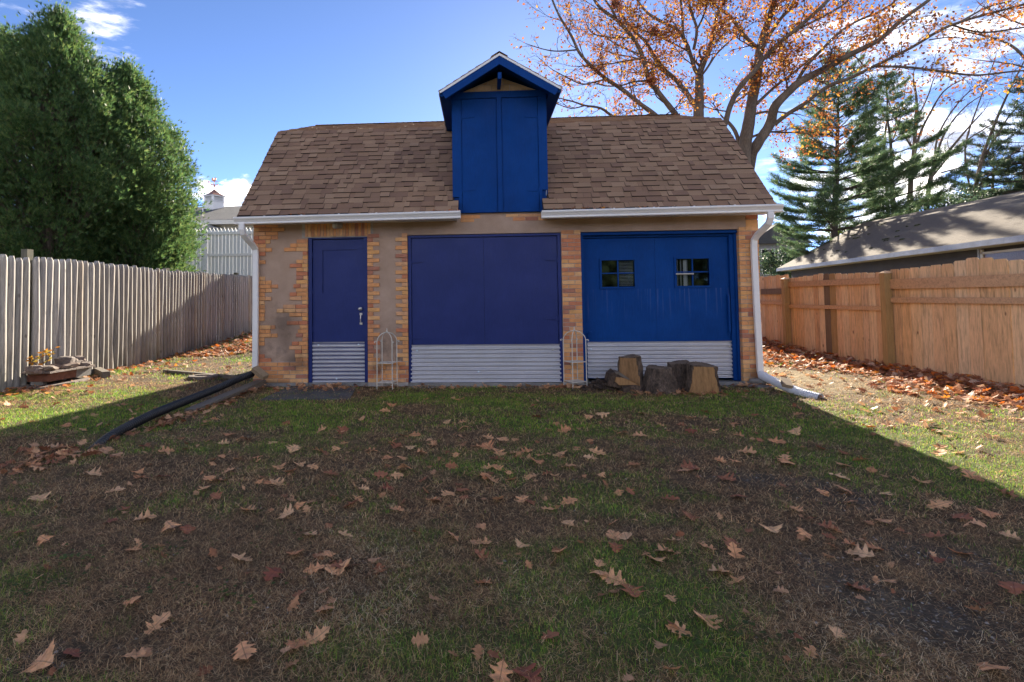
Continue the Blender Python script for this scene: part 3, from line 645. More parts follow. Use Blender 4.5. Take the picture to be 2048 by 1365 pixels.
# ---- roof
EY, EZ, BY, BZ, RY, RZ = -.334, 2.722, 1.533, 4.6485, 4.09, 5.536
RX0, RX1 = -3.911, 4.529
DX0, DX1 = -.44, 1.12          # opening for the dormer
def slope_pt(s, off=0.0):      # s metres up the lower slope, off = normal offset
    L = math.hypot(BY - EY, BZ - EZ); dy, dz = (BY - EY) / L, (BZ - EZ) / L
    return EY + dy * s - dz * off, EZ + dz * s + dy * off
SL = math.hypot(BY - EY, BZ - EZ); UL = math.hypot(RY - BY, RZ - BZ)
RF = MB()
def plate(m, x0, x1, a0, b0, a1, b1, th):   # slab between profile points (a=y,b=z), thickness downward
    L = math.hypot(a1 - a0, b1 - b0); ny_, nz_ = -(b1 - b0) / L, (a1 - a0) / L
    if nz_ < 0: ny_, nz_ = -ny_, -nz_
    m.hexa([(x0, a0 - ny_ * th, b0 - nz_ * th), (x1, a0 - ny_ * th, b0 - nz_ * th), (x1, a1 - ny_ * th, b1 - nz_ * th), (x0, a1 - ny_ * th, b1 - nz_ * th)],
           [(x0, a0, b0), (x1, a0, b0), (x1, a1, b1), (x0, a1, b1)])
ya, za = slope_pt(-.0, -.012); yb, zb = slope_pt(.32, -.012); yt, zt = slope_pt(SL, -.012)
plate(RF, RX0, -.34, ya, za, yb, zb, .09); plate(RF, 1.01, RX1, ya, za, yb, zb, .09)
plate(RF, RX0, DX0 + .03, yb, zb, yt, zt, .09); plate(RF, DX1 - .03, RX1, yb, zb, yt, zt, .09)
plate(RF, RX0, RX1, BY, BZ - .012, RY, RZ - .012, .09)
plate(RF, RX0, RX1, 2 * RY - BY, BZ - .012, RY, RZ - .012, .09); plate(RF, RX0, RX1, 2 * RY - EY, EZ, 2 * RY - BY, BZ - .012, .09)
RF.build('roof_deck', M['roof_deck'], GA)
def shingle_mb(m, x0, x1, s0, th, profile=0, ln=.150):
    j0, j1 = rng.uniform(-.002, .002), rng.uniform(-.002, .002)
    def P(s, off):
        if profile == 0: return slope_pt(s, off)
        if profile == 1:
            dy, dz = (RY - BY) / UL, (RZ - BZ) / UL; return BY + dy * s - dz * off, BZ + dz * s + dy * off
    (ya, za), (yb, zb), (yc, zc) = P(s0 + j0, th), P(s0 + ln, .001 + th * .3), P(s0 + j0, -.004)
    m.add([(x0, ya, za), (x1, ya, za), (x1, yb, zb), (x0, yb, zb), (x0, yc, zc), (x1, yc, zc)], [(0, 1, 2, 3), (4, 5, 1, 0), (0, 3, 4), (1, 5, 2)])
NC = 19; EXP = SL / NC; SH = []
for k in range(NC):
    s0 = k * EXP
    for a, b in ((RX0, DX0 + .012 if k > 1 else -.335), (DX1 - .012 if k > 1 else 1.005, RX1)):
        x = a - (rng.uniform(0, .2) if a == RX0 else 0); prev = 0
        while x < b - .005:
            w = rng.choice((.08, .12, .16, .2, .24, .28)) * rng.uniform(.9, 1.1); x1 = min(x + w, b)
            if b - x1 < .05: x1 = b
            th = .023 if not prev else .010; prev = 1 - prev if rng.random() < .85 else prev
            if x1 > a: SH.append((max(x, a) + .001, x1 - .001, s0, th))
            x = x1
def butt(o):      # cut edges in black felt, which also paints each course's butt shadow
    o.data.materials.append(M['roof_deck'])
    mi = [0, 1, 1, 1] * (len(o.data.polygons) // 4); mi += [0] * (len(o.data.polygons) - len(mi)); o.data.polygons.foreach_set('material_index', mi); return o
SH.sort(key=lambda q: (-(q[1] - q[0]) * (1.5 - q[2] * .2)))
rest = MB()
for i, q in enumerate(SH):
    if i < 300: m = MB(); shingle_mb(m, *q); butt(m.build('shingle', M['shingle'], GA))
    else: shingle_mb(rest, *q)
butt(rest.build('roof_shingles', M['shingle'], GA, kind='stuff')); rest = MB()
for k in range(int(UL / EXP) + 1):
    x = RX0
    while x < RX1 - .01:
        x1 = min(x + rng.uniform(.12, .32), RX1)
        if not (k < 11 and x1 > -.5 and x < 1.2): shingle_mb(rest, x, x1 - .002, k * EXP, rng.choice((.016, .008)), 1)
        x = x1
x = RX0
while x < RX1:      # ridge caps
    x1 = min(x + .14, RX1)
    for sg in (-1, 1): rest.add([(x, RY, RZ + .035), (x1 + .02, RY, RZ + .028), (x1 + .02, RY + sg * .15, RZ - .02), (x, RY + sg * .15, RZ - .016)], [(0, 1, 2, 3)])
    x = x1
rest.build('upper_roof_shingles', M['shingle'], GA, kind='stuff')
mb = MB()
for x in (RX0 - .004, RX1 - .014):     # rake boards on both gable ends
    for (a0, b0, a1, b1) in ((EY, EZ, BY, BZ), (BY, BZ, RY, RZ), (2 * RY - BY, BZ, RY, RZ), (2 * RY - EY, EZ, 2 * RY - BY, BZ)):
        plate(mb, x, x + .018, a0, b0 - .006, a1, b1 - .006, .13)
mb.build('rake_board', M['roof_deck'], GA)
mb = MB(); mb.box(RX0 + .02, -.36, EY + .03, T, 2.62, 2.64); mb.box(1.02, RX1 - .02, EY + .03, T, 2.62, 2.64)
mb.box(RX0 + .01, -.35, EY, EY + .03, 2.60, 2.70); mb.box(1.01, RX1 - .01, EY, EY + .03, 2.60, 2.70); mb.build('soffit', M['whitetrim'], GA)

# ---- gutters and downspouts
def gutter(x0, z0, x1, z1):
    g = thing('gutter', None, None) if 0 else None
    prof = [(0, 0), (-.075, 0), (-.082, .012), (-.080, .030), (-.10, .060), (-.122, .085), (-.124, .104), (-.120, .112), (-.108, .112), (-.108, .098), (-.012, .098), (-.012, .108), (0, .108)]
    y0 = EY - .004; m = MB(); N = 2
    vs = []
    for (x, z) in ((x0, z0), (x1, z1)): vs += [(x, y0 + a, z - .108 + b) for a, b in prof]
    n = len(prof); m.add(vs, [tuple(range(n)), tuple(range(2 * n - 1, n - 1, -1))] + [(i, n + i, n + (i + 1) % n, (i + 1) % n) for i in range(n)])
    o = m.build('gutter', M['white_gutter'], GA)
    h = MB()
    k = x0 + .5
    while k < x1 - .3:
        h.box(k - .012, k + .012, y0 - .118, y0, z0 + (z1 - z0) * (k - x0) / (x1 - x0) - .004, z0 + (z1 - z0) * (k - x0) / (x1 - x0) + .012); k += .6
    h.build('gutter_hanger', M['white_gutter'], o)
    return o
GL = gutter(-3.917, 2.688, -.295, 2.716); GR = gutter(.963, 2.692, 4.575, 2.716)
def downspout(pts, wy=.032, wx=.045):
    m = MB(); n = len(pts); vs = []
    for i, p in enumerate(pts):
        p = Vector(p); a = Vector(pts[max(i - 1, 0)]); b = Vector(pts[min(i + 1, n - 1)]); tt = (b - a).normalized()
        sx = Vector((0, 1, 0)).cross(tt).normalized(); sy = tt.cross(sx)
        for k in range(12):
            q = k // 3; c = k % 3; cx = (1, -1, -1, 1)[q]; cy = (1, 1, -1, -1)[q]
            e = ((1, .72), (.93, .93), (.72, 1))[c] if q in (0, 2) else ((.72, 1), (.93, .93), (1, .72))[c]
            vs.append(p + sx * (cx * e[0] * wx) + sy * (cy * e[1] * wy))
    fs = [(i * 12 + k, i * 12 + (k + 1) % 12, (i + 1) * 12 + (k + 1) % 12, (i + 1) * 12 + k) for i in range(n - 1) for k in range(12)]
    m.add(vs, fs + [tuple(range(11, -1, -1)), tuple(range((n - 1) * 12, n * 12))])
    return m.build('downspout', M['white_gutter'], GA)
dl = at_y(515, 520, -.05); db = at_y(514, 742, -.05)
downspout([(-3.80, -.40, 2.60), (-3.80, -.40, 2.50), (-3.795, -.37, 2.43), (-3.77, -.28, 2.36), (-3.735, -.14, 2.28), (-3.715, -.06, 2.21), (-3.71, -.05, 2.12), (-3.71, -.05, 1.2), (-3.715, -.05, .19)])
mb = MB()
for k in range(9):
    f = k / 8; mb.box(-3.80 + f * .06 - .045, -3.80 + f * .06 + .045, -.425 + f * .26, -.419 + f * .26, 2.42 - f * .12, 2.44 - f * .12)
downspout([(4.40, -.40, 2.61), (4.40, -.40, 2.52), (4.39, -.36, 2.44), (4.36, -.26, 2.37), (4.325, -.13, 2.29), (4.305, -.06, 2.22), (4.30, -.05, 2.12), (4.31, -.05, 1.2), (4.33, -.05, .16)])

# ---- corrugated sheets
def corrugated(x0, x1, z0, z1, y, parent, nrib, xw=0.0, tilt=0.0):
    m = MB(); N = nrib * 12; xs_ = np.linspace(x0, x1, 8); vs = []
    for i in range(N + 1):
        f = i / N; z = z0 + (z1 - z0) * f
        ph = (f * nrib) % 1.0
        yy = y - .017 * (math.cos(ph * 2 * math.pi) + .35 * math.cos(3 * ph * 2 * math.pi) * -0.25)
        for x in xs_:
            ex = (1 - f) * xw; fx = (x - x0) / (x1 - x0)
            vs.append((x + (fx - .5) * 2 * ex, yy + rng.uniform(-.0006, .0006), z + tilt * fx))
    m.add(vs, [(i * 8 + k, i * 8 + k + 1, (i + 1) * 8 + k + 1, (i + 1) * 8 + k) for i in range(N) for k in range(7)])
    o = m.build('corrugated_panel', M['galv'], parent, smooth=True); return o
def screw(px, py, y, parent, mat_='screw', r=.017):
    p = at_y(px, py, y); m = MB(); m.lathe([(0, -.000), (r, .0), (r, .004), (r * .55, .007), (r * .5, .013), (.0001, .013)], (p.x, y, p.z), 12, 'y')
    return m.build('screw', M[mat_], parent, smooth=False)

# ---- door 1
d = bpy.data.objects.new('entry_door', None); COL.objects.link(d); d.parent = GA; d['label'] = 'narrow navy door with a recessed panel and a corrugated kick sheet'
mb = MB(); mb.box(D1 + .002, D1 + .062, .028, .14, 0, ZL - .035); mb.box(D1R - .055, D1R - .002, .028, .14, 0, ZL - .035); mb.box(D1 + .002, D1R - .002, .03, .14, ZL - .034, ZL + .006)
mb.build('frame', M['navy'], d)
mb = MB(); mb.box(D1 + .068, -2.62, .062, .10, .03, ZL - .045); mb.box(-2.035, D1R - .061, .062, .10, .03, ZL - .045); mb.box(-2.62, -2.035, .062, .10, .03, 1.467); mb.box(-2.62, -2.035, .062, .10, 2.186, ZL - .045); mb.build('door_leaf', M['navy'], d)
mb = MB(); mb.box(-2.621, -2.034, .080, .098, 1.466, 2.187); mb.box(-2.612, -2.602, .074, .081, 1.475, 2.178); mb.build('recessed_panel', M['navy'], d)
corrugated(-2.785, -1.912, .006, .662, .048, d, 10)
for q in ((637, 691), (717, 690), (673, 758)): screw(*q, .034, d)
p = at_y(721, 618, .06); mb = MB(); mb.lathe([(.0001, 0), (.03, 0), (.03, .006), (.012, .010), (.012, .03), (.026, .038), (.029, .052), (.02, .064), (.0001, .066)], (p.x, .062, p.z), 14, 'y'); mb.build('door_knob', M['chrome'], d, smooth=True)
p0, p1 = at_y(722, 630, .06), at_y(722, 646, .06)
mb = MB(); mb.tube([(p0.x, .055, p0.z), (p0.x, .03, p0.z - .01), (p0.x, .018, (p0.z + p1.z) / 2), (p0.x, .03, p1.z + .01), (p0.x, .055, p1.z)], .008, 8)
for pz in (p0.z + .012, p1.z - .012): mb.box(p0.x - .022, p0.x + .022, .055, .062, pz - .018, pz + .018)
mb.build('pull_handle', M['chrome'], d, smooth=False)
for v in (513, 585, 660):
    p = at_y(624, v, .05); mb = MB(); mb.tube([(D1 + .065, .05, p.z - .045), (D1 + .065, .05, p.z + .045)], .009, 8); mb.box(D1 + .04, D1 + .09, .056, .0635, p.z - .04, p.z + .04); mb.build('hinge', M['navy'], d)

# ---- door 2 (pair of plain leaves)
def strap_hinge(x, z, s, y, parent, m_='navy', L=.20, sc=1.0):
    m = MB(); m.tube([(x, y - .004, z - .05 * sc), (x, y - .004, z + .05 * sc)], .010 * sc, 8); m.box(*sorted((x - s * .035 * sc, x)), y - .003, y + .004, z - .045 * sc, z + .045 * sc)
    m.prism([(0, -.02 * sc), (s * L * .75, -.008 * sc), (s * L, 0), (s * L * .75, .008 * sc), (0, .02 * sc)] if s > 0 else [(0, .02 * sc), (s * L * .75, .008 * sc), (s * L, 0), (s * L * .75, -.008 * sc), (0, -.02 * sc)], lambda a, b, dd: (x + a, dd, z + b), y - .006, y + .002)
    m.box(*sorted((x + s * .05, x + s * .065)), y - .011, y, z - .006, z + .006); m.box(*sorted((x + s * .12, x + s * .135)), y - .011, y, z - .006, z + .006)
    return m.build('strap_hinge', M[m_], parent)
d = bpy.data.objects.new('double_door', None); COL.objects.link(d); d.parent = GA; d['label'] = 'wide navy double door of two plain leaves'
mb = MB(); mb.box(D2 + .002, D2 + .052, .026, .14, 0, ZL - .04); mb.box(D2R - .052, D2R - .002, .026, .14, 0, ZL - .04); mb.box(D2 + .002, D2R - .002, .024, .14, ZL - .042, ZL - .006); mb.build('frame', M['navy'], d)
xm = at_y(968, 560, .05).x
for a, b in ((D2 + .058, xm - .002), (xm + .002, D2R - .058)):
    mb = MB(); mb.box(a, b, .048 + (.003 if a > 0 else 0), .085, .03, ZL - .05); mb.build('door_leaf', M['navy'], d)
corrugated(-1.137, 1.258, .002, .606, .028, d, 9, .018)
for q, m_ in (((834, 702), 'screw'), ((957, 744), 'screw'), ((1106, 700), 'chrome')): screw(*q, .010, d, m_)
for v in (525, 677): strap_hinge(D2 + .056, at_y(825, v, .04).z, 1, .040, d)
for v in (520, 638): strap_hinge(D2R - .056, at_y(1115, v, .04).z, -1, .040, d)

# ---- door 3 (recessed, with two windows)
d = bpy.data.objects.new('sliding_door', None); COL.objects.link(d); d.parent = GA; d['label'] = 'wide royal blue door with two four-pane windows'
mb = MB(); mb.box(D3 + .002, D3 + .045, .05, .30, 0, ZL - .05); mb.box(D3R - .035, D3R + .002, .09, .34, 0, ZL - .05); mb.box(D3R - .10, D3R - .036, .12, .34, 0, ZL - .05); mb.box(D3 + .002, D3R, .055, .30, ZL - .048, ZL + .002); mb.box(D3 + .045, D3R - .1, .13, .34, ZL - .085, ZL - .050); mb.build('frame', M['blue'], d)
yl = .17; w1 = (at_y(1201, 520, yl), at_y(1271, 575, yl)); w2 = (at_y(1350, 517, yl), at_y(1420, 573, yl)); zt = ZL - .09
cuts = [(w1[0].x + .012, w1[1].x - .012, w1[1].z + .012, w1[0].z - .012), (w2[0].x + .012, w2[1].x - .012, w2[1].z + .012, w2[0].z - .012)]
xm = at_y(1312, 600, yl).x
for (a, b, c_) in ((D3 + .05, xm - .0015, cuts[0]), (xm + .0015, D3R - .104, cuts[1])):
    mb = MB(); x0, x1, z0, z1 = c_
    mb.box(a, x0, yl, yl + .04, .03, zt); mb.box(x1, b, yl, yl + .04, .03, zt); mb.box(x0, x1, yl, yl + .04, .03, z0); mb.box(x0, x1, yl, yl + .04, z1, zt); mb.build('door_leaf', M['blue'], d)
for x0, x1, z0, z1 in cuts:
    w = bpy.data.objects.new('window', None); COL.objects.link(w)
    mb = MB(); f = .03
    mb.box(x0 - f, x0, yl - .02, yl + .03, z0 - f, z1 + f); mb.box(x1, x1 + f, yl - .02, yl + .03, z0 - f, z1 + f); mb.box(x0, x1, yl - .019, yl + .03, z1, z1 + f); mb.box(x0, x1, yl - .019, yl + .03, z0 - f, z0)
    wf = mb.build('window', M['blue'], d); bpy.data.objects.remove(w)
    mb = MB(); xc, zc = (x0 + x1) / 2, (z0 + z1) / 2 + .005
    mb.box(xc - .009, xc + .009, yl - .008, yl + .02, z0, z1); mb.box(x0, xc - .009, yl - .007, yl + .02, zc - .009, zc + .009); mb.box(xc + .009, x1, yl - .007, yl + .02, zc - .009, zc + .009)
    mb.build('muntin', M['blue'], wf)
    for (a, b) in ((x0, xc - .009), (xc + .009, x1)):
        for (e, g_) in ((z0, zc - .009), (zc + .009, z1)): mb = MB(); mb.box(a, b, yl + .012, yl + .016, e, g_); mb.build('pane', M['pane'], wf)
for wi, (x0, x1, z0, z1) in enumerate(cuts):      # slats as blinds in the left window; upright strips imitate reflections in the right
    xc = (x0 + x1) / 2
    if wi == 0:
        for k in range(17): mb = MB(); z = z0 + .02 + k * (z1 - z0 - .03) / 17; mb.box(xc + .03, x1 - .01, yl + .05, yl + .062, z, z + .012); mb.build('blind_reflection_strip', M['blindreflect'], d)
    else:
        for k, w_ in ((0, .014), (1, .02), (2, .05), (3, .018)): mb = MB(); x = x0 + .03 + k * .05; mb.box(x, x + w_, yl + .05, yl + .056, z0, z1 - .01); mb.build('blind_reflection_strip', M['reflectstrip' if k == 2 else 'blindreflect'], d)
mb = MB(); mb.box(D3R - .145, D3R - .115, yl - .05, yl, .77, 1.36); mb.box(D3R - .155, D3R - .105, yl - .012, yl + .0, .72, 1.40); mb.build('pull_handle', M['blue'], d)
p = at_y(1178, 670, yl); mb = MB(); mb.box(p.x - .02, p.x + .03, yl - .02, yl, p.z - .04, p.z + .035); mb.box(p.x + .005, p.x + .045, yl - .03, yl - .01, p.z + .01, p.z + .05); mb.build('latch', M['blue'], d)
corrugated(1.72, 4.035, .045, .625, .150, d, 9, .006)
for q, m_ in (((1182, 699), 'screw'), ((1459, 694), 'chrome')): screw(*q, .134, d, m_)
mb = MB(); p = at_y(1383, 548, .1); mb.tube([(w2[0].x - .005, .125, p.z), (w2[0].x + .27, .125, p.z)], .013, 8); mb.build('glass_rod_handle', M['chrome'], d)
mb = MB(); mb.box(XL + .2, XR - .2, .9, .95, 0, 2.7); mb.box(D1, XR, .5, .9, 2.69, 2.70); mb.build('dark_backing', M['dark'], GA)  # near-black sheets standing in for the shade inside the garage

# ---- lamp above the small door
p = at_y(672, 451, -.1); l = bpy.data.objects.new('wall_lamp', None); COL.objects.link(l); l.parent = GA
mb = MB(); mb.lathe([(.0001, 0), (.05, 0), (.055, .01), (.03, .022), (.02, .028), (.02, .05)], (p.x + .035, 0.0, p.z + .005), 16, 'y'); mb.tube([(p.x + .035, -.03, p.z + .005), (p.x + .01, -.07, p.z)], .018, 10); mb.build('mount', M['chrome'], l, smooth=True)
mb = MB(); mb.lathe([(.0001, -.05), (.03, -.045), (.052, -.02), (.058, .01), (.05, .035), (.03, .052), (.0001, .056)], (p.x - .005, -.10, p.z - .005), 18, 'y'); mb.build('lamp_body', M['chrome'], l, smooth=True)
l2 = None

# ---- dormer
dm = bpy.data.objects.new('dormer', None); COL.objects.link(dm); dm.parent = GA; dm['label'] = 'tall narrow blue dormer with a pair of hatch doors under a gable'
yF = -.06; ZE = 4.57
mb = MB()
mb.box(-.43, -.41, yF + .03, 1.75, 3.0, ZE); mb.box(1.09, 1.11, yF + .03, 1.75, 3.0, ZE); mb.box(-.41, 1.09, yF + .031, yF + .06, 2.74, ZE); mb.box(-.345, -.325, yF + .03, .3, 2.74, 3.05); mb.box(1.015, 1.03, yF + .03, .3, 2.74, 3.05)
mb.build('cheek', M['blue'], dm)
mb = MB()   # stiles and rails
mb.box(-.43, -.278, yF, yF + .03, 3.0, ZE + .05); mb.box(-.328, -.278, yF, yF + .03, 2.742, 3.0)
mb.box(.972, 1.11, yF, yF + .03, 3.09, ZE + .05); mb.box(.972, 1.018, yF, yF + .03, 2.735, 3.09)
mb.box(-.43, 1.11, yF - .004, yF + .03, ZE + .052, ZE + .16)
mb.box(.303, .38, yF - .006, yF + .03, 2.742, ZE + .05); mb.build('trim_board', M['blue'], dm)
for a, b in ((-.270, .296), (.387, .964)):
    mb = MB(); mb.box(a, b, yF + .012, yF + .03, 2.745, ZE + .045); mb.build('hatch_door', M['blue'], dm)
for s, x in ((1, -.276), (-1, .970)):
    for z in (at_y(930, 235, yF).z if s > 0 else at_y(1080, 233, yF).z, at_y(930, 381, yF).z if s > 0 else at_y(1080, 381, yF).z):
        strap_hinge(x, z, s, yF + .010, dm, 'blue', .22)
AZ = 5.17; DXc = .345; hw = .935; EZl = 4.60
tri = [(-.28, ZE + .16), (.98, ZE + .16), (DXc, 4.98)]
mb = MB(); mb.prism(tri, lambda a, b, dd: (a, dd, b), yF + .03, yF + .10); mb.build('gable_backing', M['mortar'], dm)
# tan masonry courses in the little gable
ztri = lambda x: 4.965 - abs(x - DXc) * (4.965 - (ZE + .16)) / .62
for zz in (0, 1):
    z0 = ZE + .164 + zz * .112; z1 = z0 + .104; e_ = (4.965 - z0) / (4.965 - ZE - .16) * .62
    cuts_ = [x for x in (-.30, -.04, .22, .52, .80) if 1] if zz == 0 else [x for x in (-.10, .16, .42, .70)]
    xs_ = [DXc - e_] + [x for x in cuts_ if abs(x - DXc) < e_ - .03] + [DXc + e_]
    for a, b in zip(xs_, xs_[1:]):
        a, b = a + .004, b - .004
        if b - a < .03: continue
        br = sorted([x for x in (DXc, DXc - (4.965 - z1) / (4.965 - ZE - .16) * .62, DXc + (4.965 - z1) / (4.965 - ZE - .16) * .62) if a < x < b], reverse=True)
        top_ = [(x, max(min(z1, ztri(x)), z0 + .001)) for x in [b] + br + [a]]
        mb = MB(); mb.prism([(a, z0), (b, z0)] + top_, lambda p_, q_, dd: (p_, dd, q_), yF + .018 + rng.uniform(0, .004), yF + .05); mb.build('block', M['tanmasonry'], dm)
mb = MB(); mb.box(DXc - .028, DXc + .028, -.52, yF + .03, 4.76, 4.86); mb.build('hoist_beam', M['blue'], dm)
yO = -.50
def rake(sgn, off, th, y0, y1, ext=0.0, zoff=0.0):
    """gable roof plank: runs from apex down to the eave"""
    ex = DXc + sgn * (hw + ext); ez = EZl - ext * .6
    L = math.hypot(hw + ext, AZ - ez); nx_, nz_ = sgn * (AZ - ez) / L, (hw + ext) / L
    a = (DXc, AZ + off / nz_); e = (ex + nx_ * off, ez + nz_ * off)
    a2 = (DXc, AZ + (off - th) / nz_); e2 = (ex + nx_ * (off - th), ez + nz_ * (off - th))
    m = MB(); P_ = [a, e, e2, a2] if sgn < 0 else [a, a2, e2, e]
    m.prism(P_, lambda p_, q_, dd: (p_, dd, q_), y0, y1); return m
for sgn in (-1, 1):
    rake(sgn, -.018, .02, yO + .01, 3.05).build('roof_panel', M['blue'], dm)
    rake(sgn, -.035, .115, yO - .012, yO + .02, -.01).build('rake_board', M['blue'], dm)
    rake(sgn, -.004, .032, yO - .022, yO - .010, .012).build('drip_edge', M['white_gutter'], dm)
    m = rake(sgn, -.004, .014, yO - .02, 1.6, .018); 
    mb = MB(); ex = DXc + sgn * (hw + .012); mb.box(*sorted((ex, ex + sgn * .008)), yO, 1.45, EZl - .05, EZl + .0); mb.build('eave_edge', M['white_gutter'], dm)
    # return under the eave in front of the cheek
    ex = DXc + sgn * hw; ix = -.43 if sgn < 0 else 1.11
    mb = MB(); mb.prism([(ex, EZl - .075), (ix, EZl - .075), (ix, EZl - .01), (ex, EZl - .03)] if sgn < 0 else [(ix, EZl - .075), (ex, EZl - .075), (ex, EZl - .03), (ix, EZl - .01)], lambda p_, q_, dd: (p_, dd, q_), yO + .02, yO + .04); mb.build('eave_return', M['blue'], dm)
    mb = MB(); mb.box(*sorted((ex, ix)), yO + .04, 1.5, EZl - .075, EZl - .062); mb.build('soffit', M['blue'], dm)
    # shingles of the dormer roof, course by course
    m = MB(); Ls = math.hypot(hw, AZ - EZl); nco = 8; dxs, dzs = sgn * hw / Ls, -(AZ - EZl) / Ls; nx_, nz_ = sgn * (AZ - EZl) / Ls, hw / Ls
    for c_ in range(nco):
        t0, t1 = Ls * c_ / nco, Ls * (c_ + 1) / nco + .02; y = yO - .02
        while y < 3.0:
            y1_ = min(y + rng.uniform(.15, .35), 3.0); th = rng.choice((.010, .016))
            q = lambda t_, o_: (DXc + dxs * t_ + nx_ * o_, AZ + dzs * t_ + nz_ * o_)
            (xa, za_), (xb, zb_), (xc_, zc_) = q(t0, .004), q(t1, th), q(t1, -.002)
            m.add([(xa, y, za_), (xa, y1_ - .003, za_), (xb, y1_ - .003, zb_), (xb, y, zb_), (xc_, y, zc_), (xc_, y1_ - .003, zc_)], [(0, 1, 2, 3), (3, 2, 5, 4), (0, 3, 4), (1, 5, 2)]); y = y1_
    m.build('dormer_shingles', M['shingle'], dm, kind='stuff')
mb = MB()
for y in np.arange(yO - .02, 3.0, .15):
    for sgn in (-1, 1): mb.add([(DXc, y, AZ + .03), (DXc, y + .17, AZ + .022), (DXc + sgn * .13, y + .17, AZ - .055), (DXc + sgn * .13, y, AZ - .048)], [(0, 1, 2, 3)])
mb.build('ridge_caps', M['shingle'], dm, kind='stuff')
mb = MB(); mb.add([(1.115, .02, 3.0), (1.075, -.05, 3.0), (1.083, -.05, 3.13), (1.115, .09, 3.15)], [(0, 1, 2, 3)]); mb.build('flashing', M['flash'], dm)
# ------------------------------------------------------------------ grey stockade fence (left)
FX = -7.6
fe = thing('stockade_fence', 'weathered grey stockade fence of pointed half-round pales along the left edge of the yard', 'fence')
pub = [-1.35, -1.19, -1.03, -.87, -.70, -.535, -.365, -.205, -.06]        # first panel
def pale(y, w, top, bot, x=FX, par=fe):
    m = MB(); n = 7; rows = [(bot, 1), (bot + .6, 1.0), (bot + 1.2, .99), (top - .11, .97), (top - .05, .78), (top, .34)]
    bx, by = rng.uniform(-.012, .012), rng.uniform(-.014, .014); vs = []
    for i, (z, s) in enumerate(rows):
        ox = bx * math.sin(i * 1.3) + rng.uniform(-.002, .002); oy = by * math.cos(i * 1.7)
        for k in range(n):
            a = math.pi * k / (n - 1) - math.pi / 2
            vs.append((x + ox + math.cos(a) * w * .52 * (.7 + .3 * s), y + oy + math.sin(a) * w * .5 * s, z))
        vs.append((x + ox - .006, y + oy, z))
    c = n + 1
    m.add(vs, [(i * c + k, i * c + (k + 1) % c, (i + 1) * c + (k + 1) % c, (i + 1) * c + k) for i in range(len(rows) - 1) for k in range(c)] + [tuple(range((len(rows) - 1) * c, len(rows) * c))])
    return m.build('pale', M['stockade'], par, smooth=True)
y = -3.86; i = 0
while y < 15.5:
    # a gap and post between panels
    if -.10 < y < -.02: y = .03
    g = g1(FX, y); top = (2.12 if y < 0 else 2.17) + rng.uniform(-.03, .03) - .01 * (y > 0) * min(y, 4) * 1.0
    if y > 5: top = 2.13 + .012 * (y - 5) + rng.uniform(-.02, .02)
    w = .150 * rng.uniform(.92, 1.04) if y < 2.6 else .145 * rng.uniform(.9, 1.05)
    pale(y, w, top, g - .02); y += w * 1.015 + .004
for (y, t_) in ((-.055, 2.27), (4.25, 2.18), (8.3, 2.24), (12.4, 2.25)):
    mb = MB(); mb.box(FX - .13, FX - .02, y - .07, y + .07, g1(FX, y) - .1, t_, .004); mb.build('post', M['oldpost'], fe)
for y0, y1 in ((-3.9, 15.5),):
    for z in (.45, 1.75): mb = MB(); mb.box(FX - .06, FX - .012, y0, y1, z, z + .07); mb.build('rail', M['oldpost'], fe)

# ------------------------------------------------------------------ new wooden fence (right)
rf = thing('wooden_fence', 'new pine privacy fence with dog-eared boards and three square posts on the right', 'fence')
PXF = 7.30
posts = [(-1.85, 1.71), (1.38, 1.71), (4.77, 1.71), (8.15, 1.62)]
def board(y0, y1, top, bot, mt):
    e = .028; x = PXF + rng.uniform(0, .008); m = MB()
    m.prism([(y0, bot), (y1, bot), (y1, top - e), (y1 - e, top), (y0 + e, top), (y0, top - e)], lambda a, b, d_: (d_, a, b), x + .018, x)
    m.build('fence_board', mt, rf)
bays = [(-5.2, -1.85, 1.83), (-1.85, 1.38, 1.80), (1.38, 4.77, 1.80), (4.77, 8.15, 1.83), (8.15, 11.5, 1.83)]
for bi, (a, b, top) in enumerate(bays):
    n = 14 if bi < 2 else 17; w = (b - a) / n
    for i in range(n):
        y0 = a + i * w; mt = M['cedar']; dt = 0
        if bi == 2 and i == 9: mt = M['treated_grey']
        if bi == 2 and i == 8: mt = M['treated']
        if bi == 1: dt = .07 * math.exp(-((y0 + .55) / .35) ** 2) - .03 * abs(y0 - 0) / 1.5 * (y0 > 0)
        if bi == 2: dt = .05 * math.exp(-((y0 - 3.3) / .5) ** 2) - .05
        board(y0 + .005, y0 + w - .005, top + dt + rng.uniform(-.012, .012), max(g1(PXF, y0) + .03, .06), mt)
for y, t_ in posts:
    mb = MB(); mb.box(PXF - .135, PXF - .012, y - .0625, y + .0625, g1(PXF, y) - .2, t_, .002); o = mb.build('post', M['treated'], rf)
    mb = MB(); b_ = [(PXF - .145, y - .075, t_ + .001), (PXF - .002, y - .075, t_ + .001), (PXF - .002, y + .075, t_ + .001), (PXF - .145, y + .075, t_ + .001)]
    mb.hexa(b_, [(p[0], p[1], p[2] + .012) for p in b_]); mb.add([(p[0], p[1], p[2] + .0125) for p in b_] + [(PXF - .073, y, t_ + .055)], [(0, 1, 4), (1, 2, 4), (2, 3, 4), (3, 0, 4)]); mb.build('post_cap', M['cedar'], o)
rails = [[(1.46, 1.60), (1.23, 1.32)], [(1.43, 1.60), (1.19, 1.28)], [(1.53, 1.65), (1.04, 1.12)], [(1.36, 1.50), (1.11, 1.20)], [(1.36, 1.50), (1.11, 1.20)]]
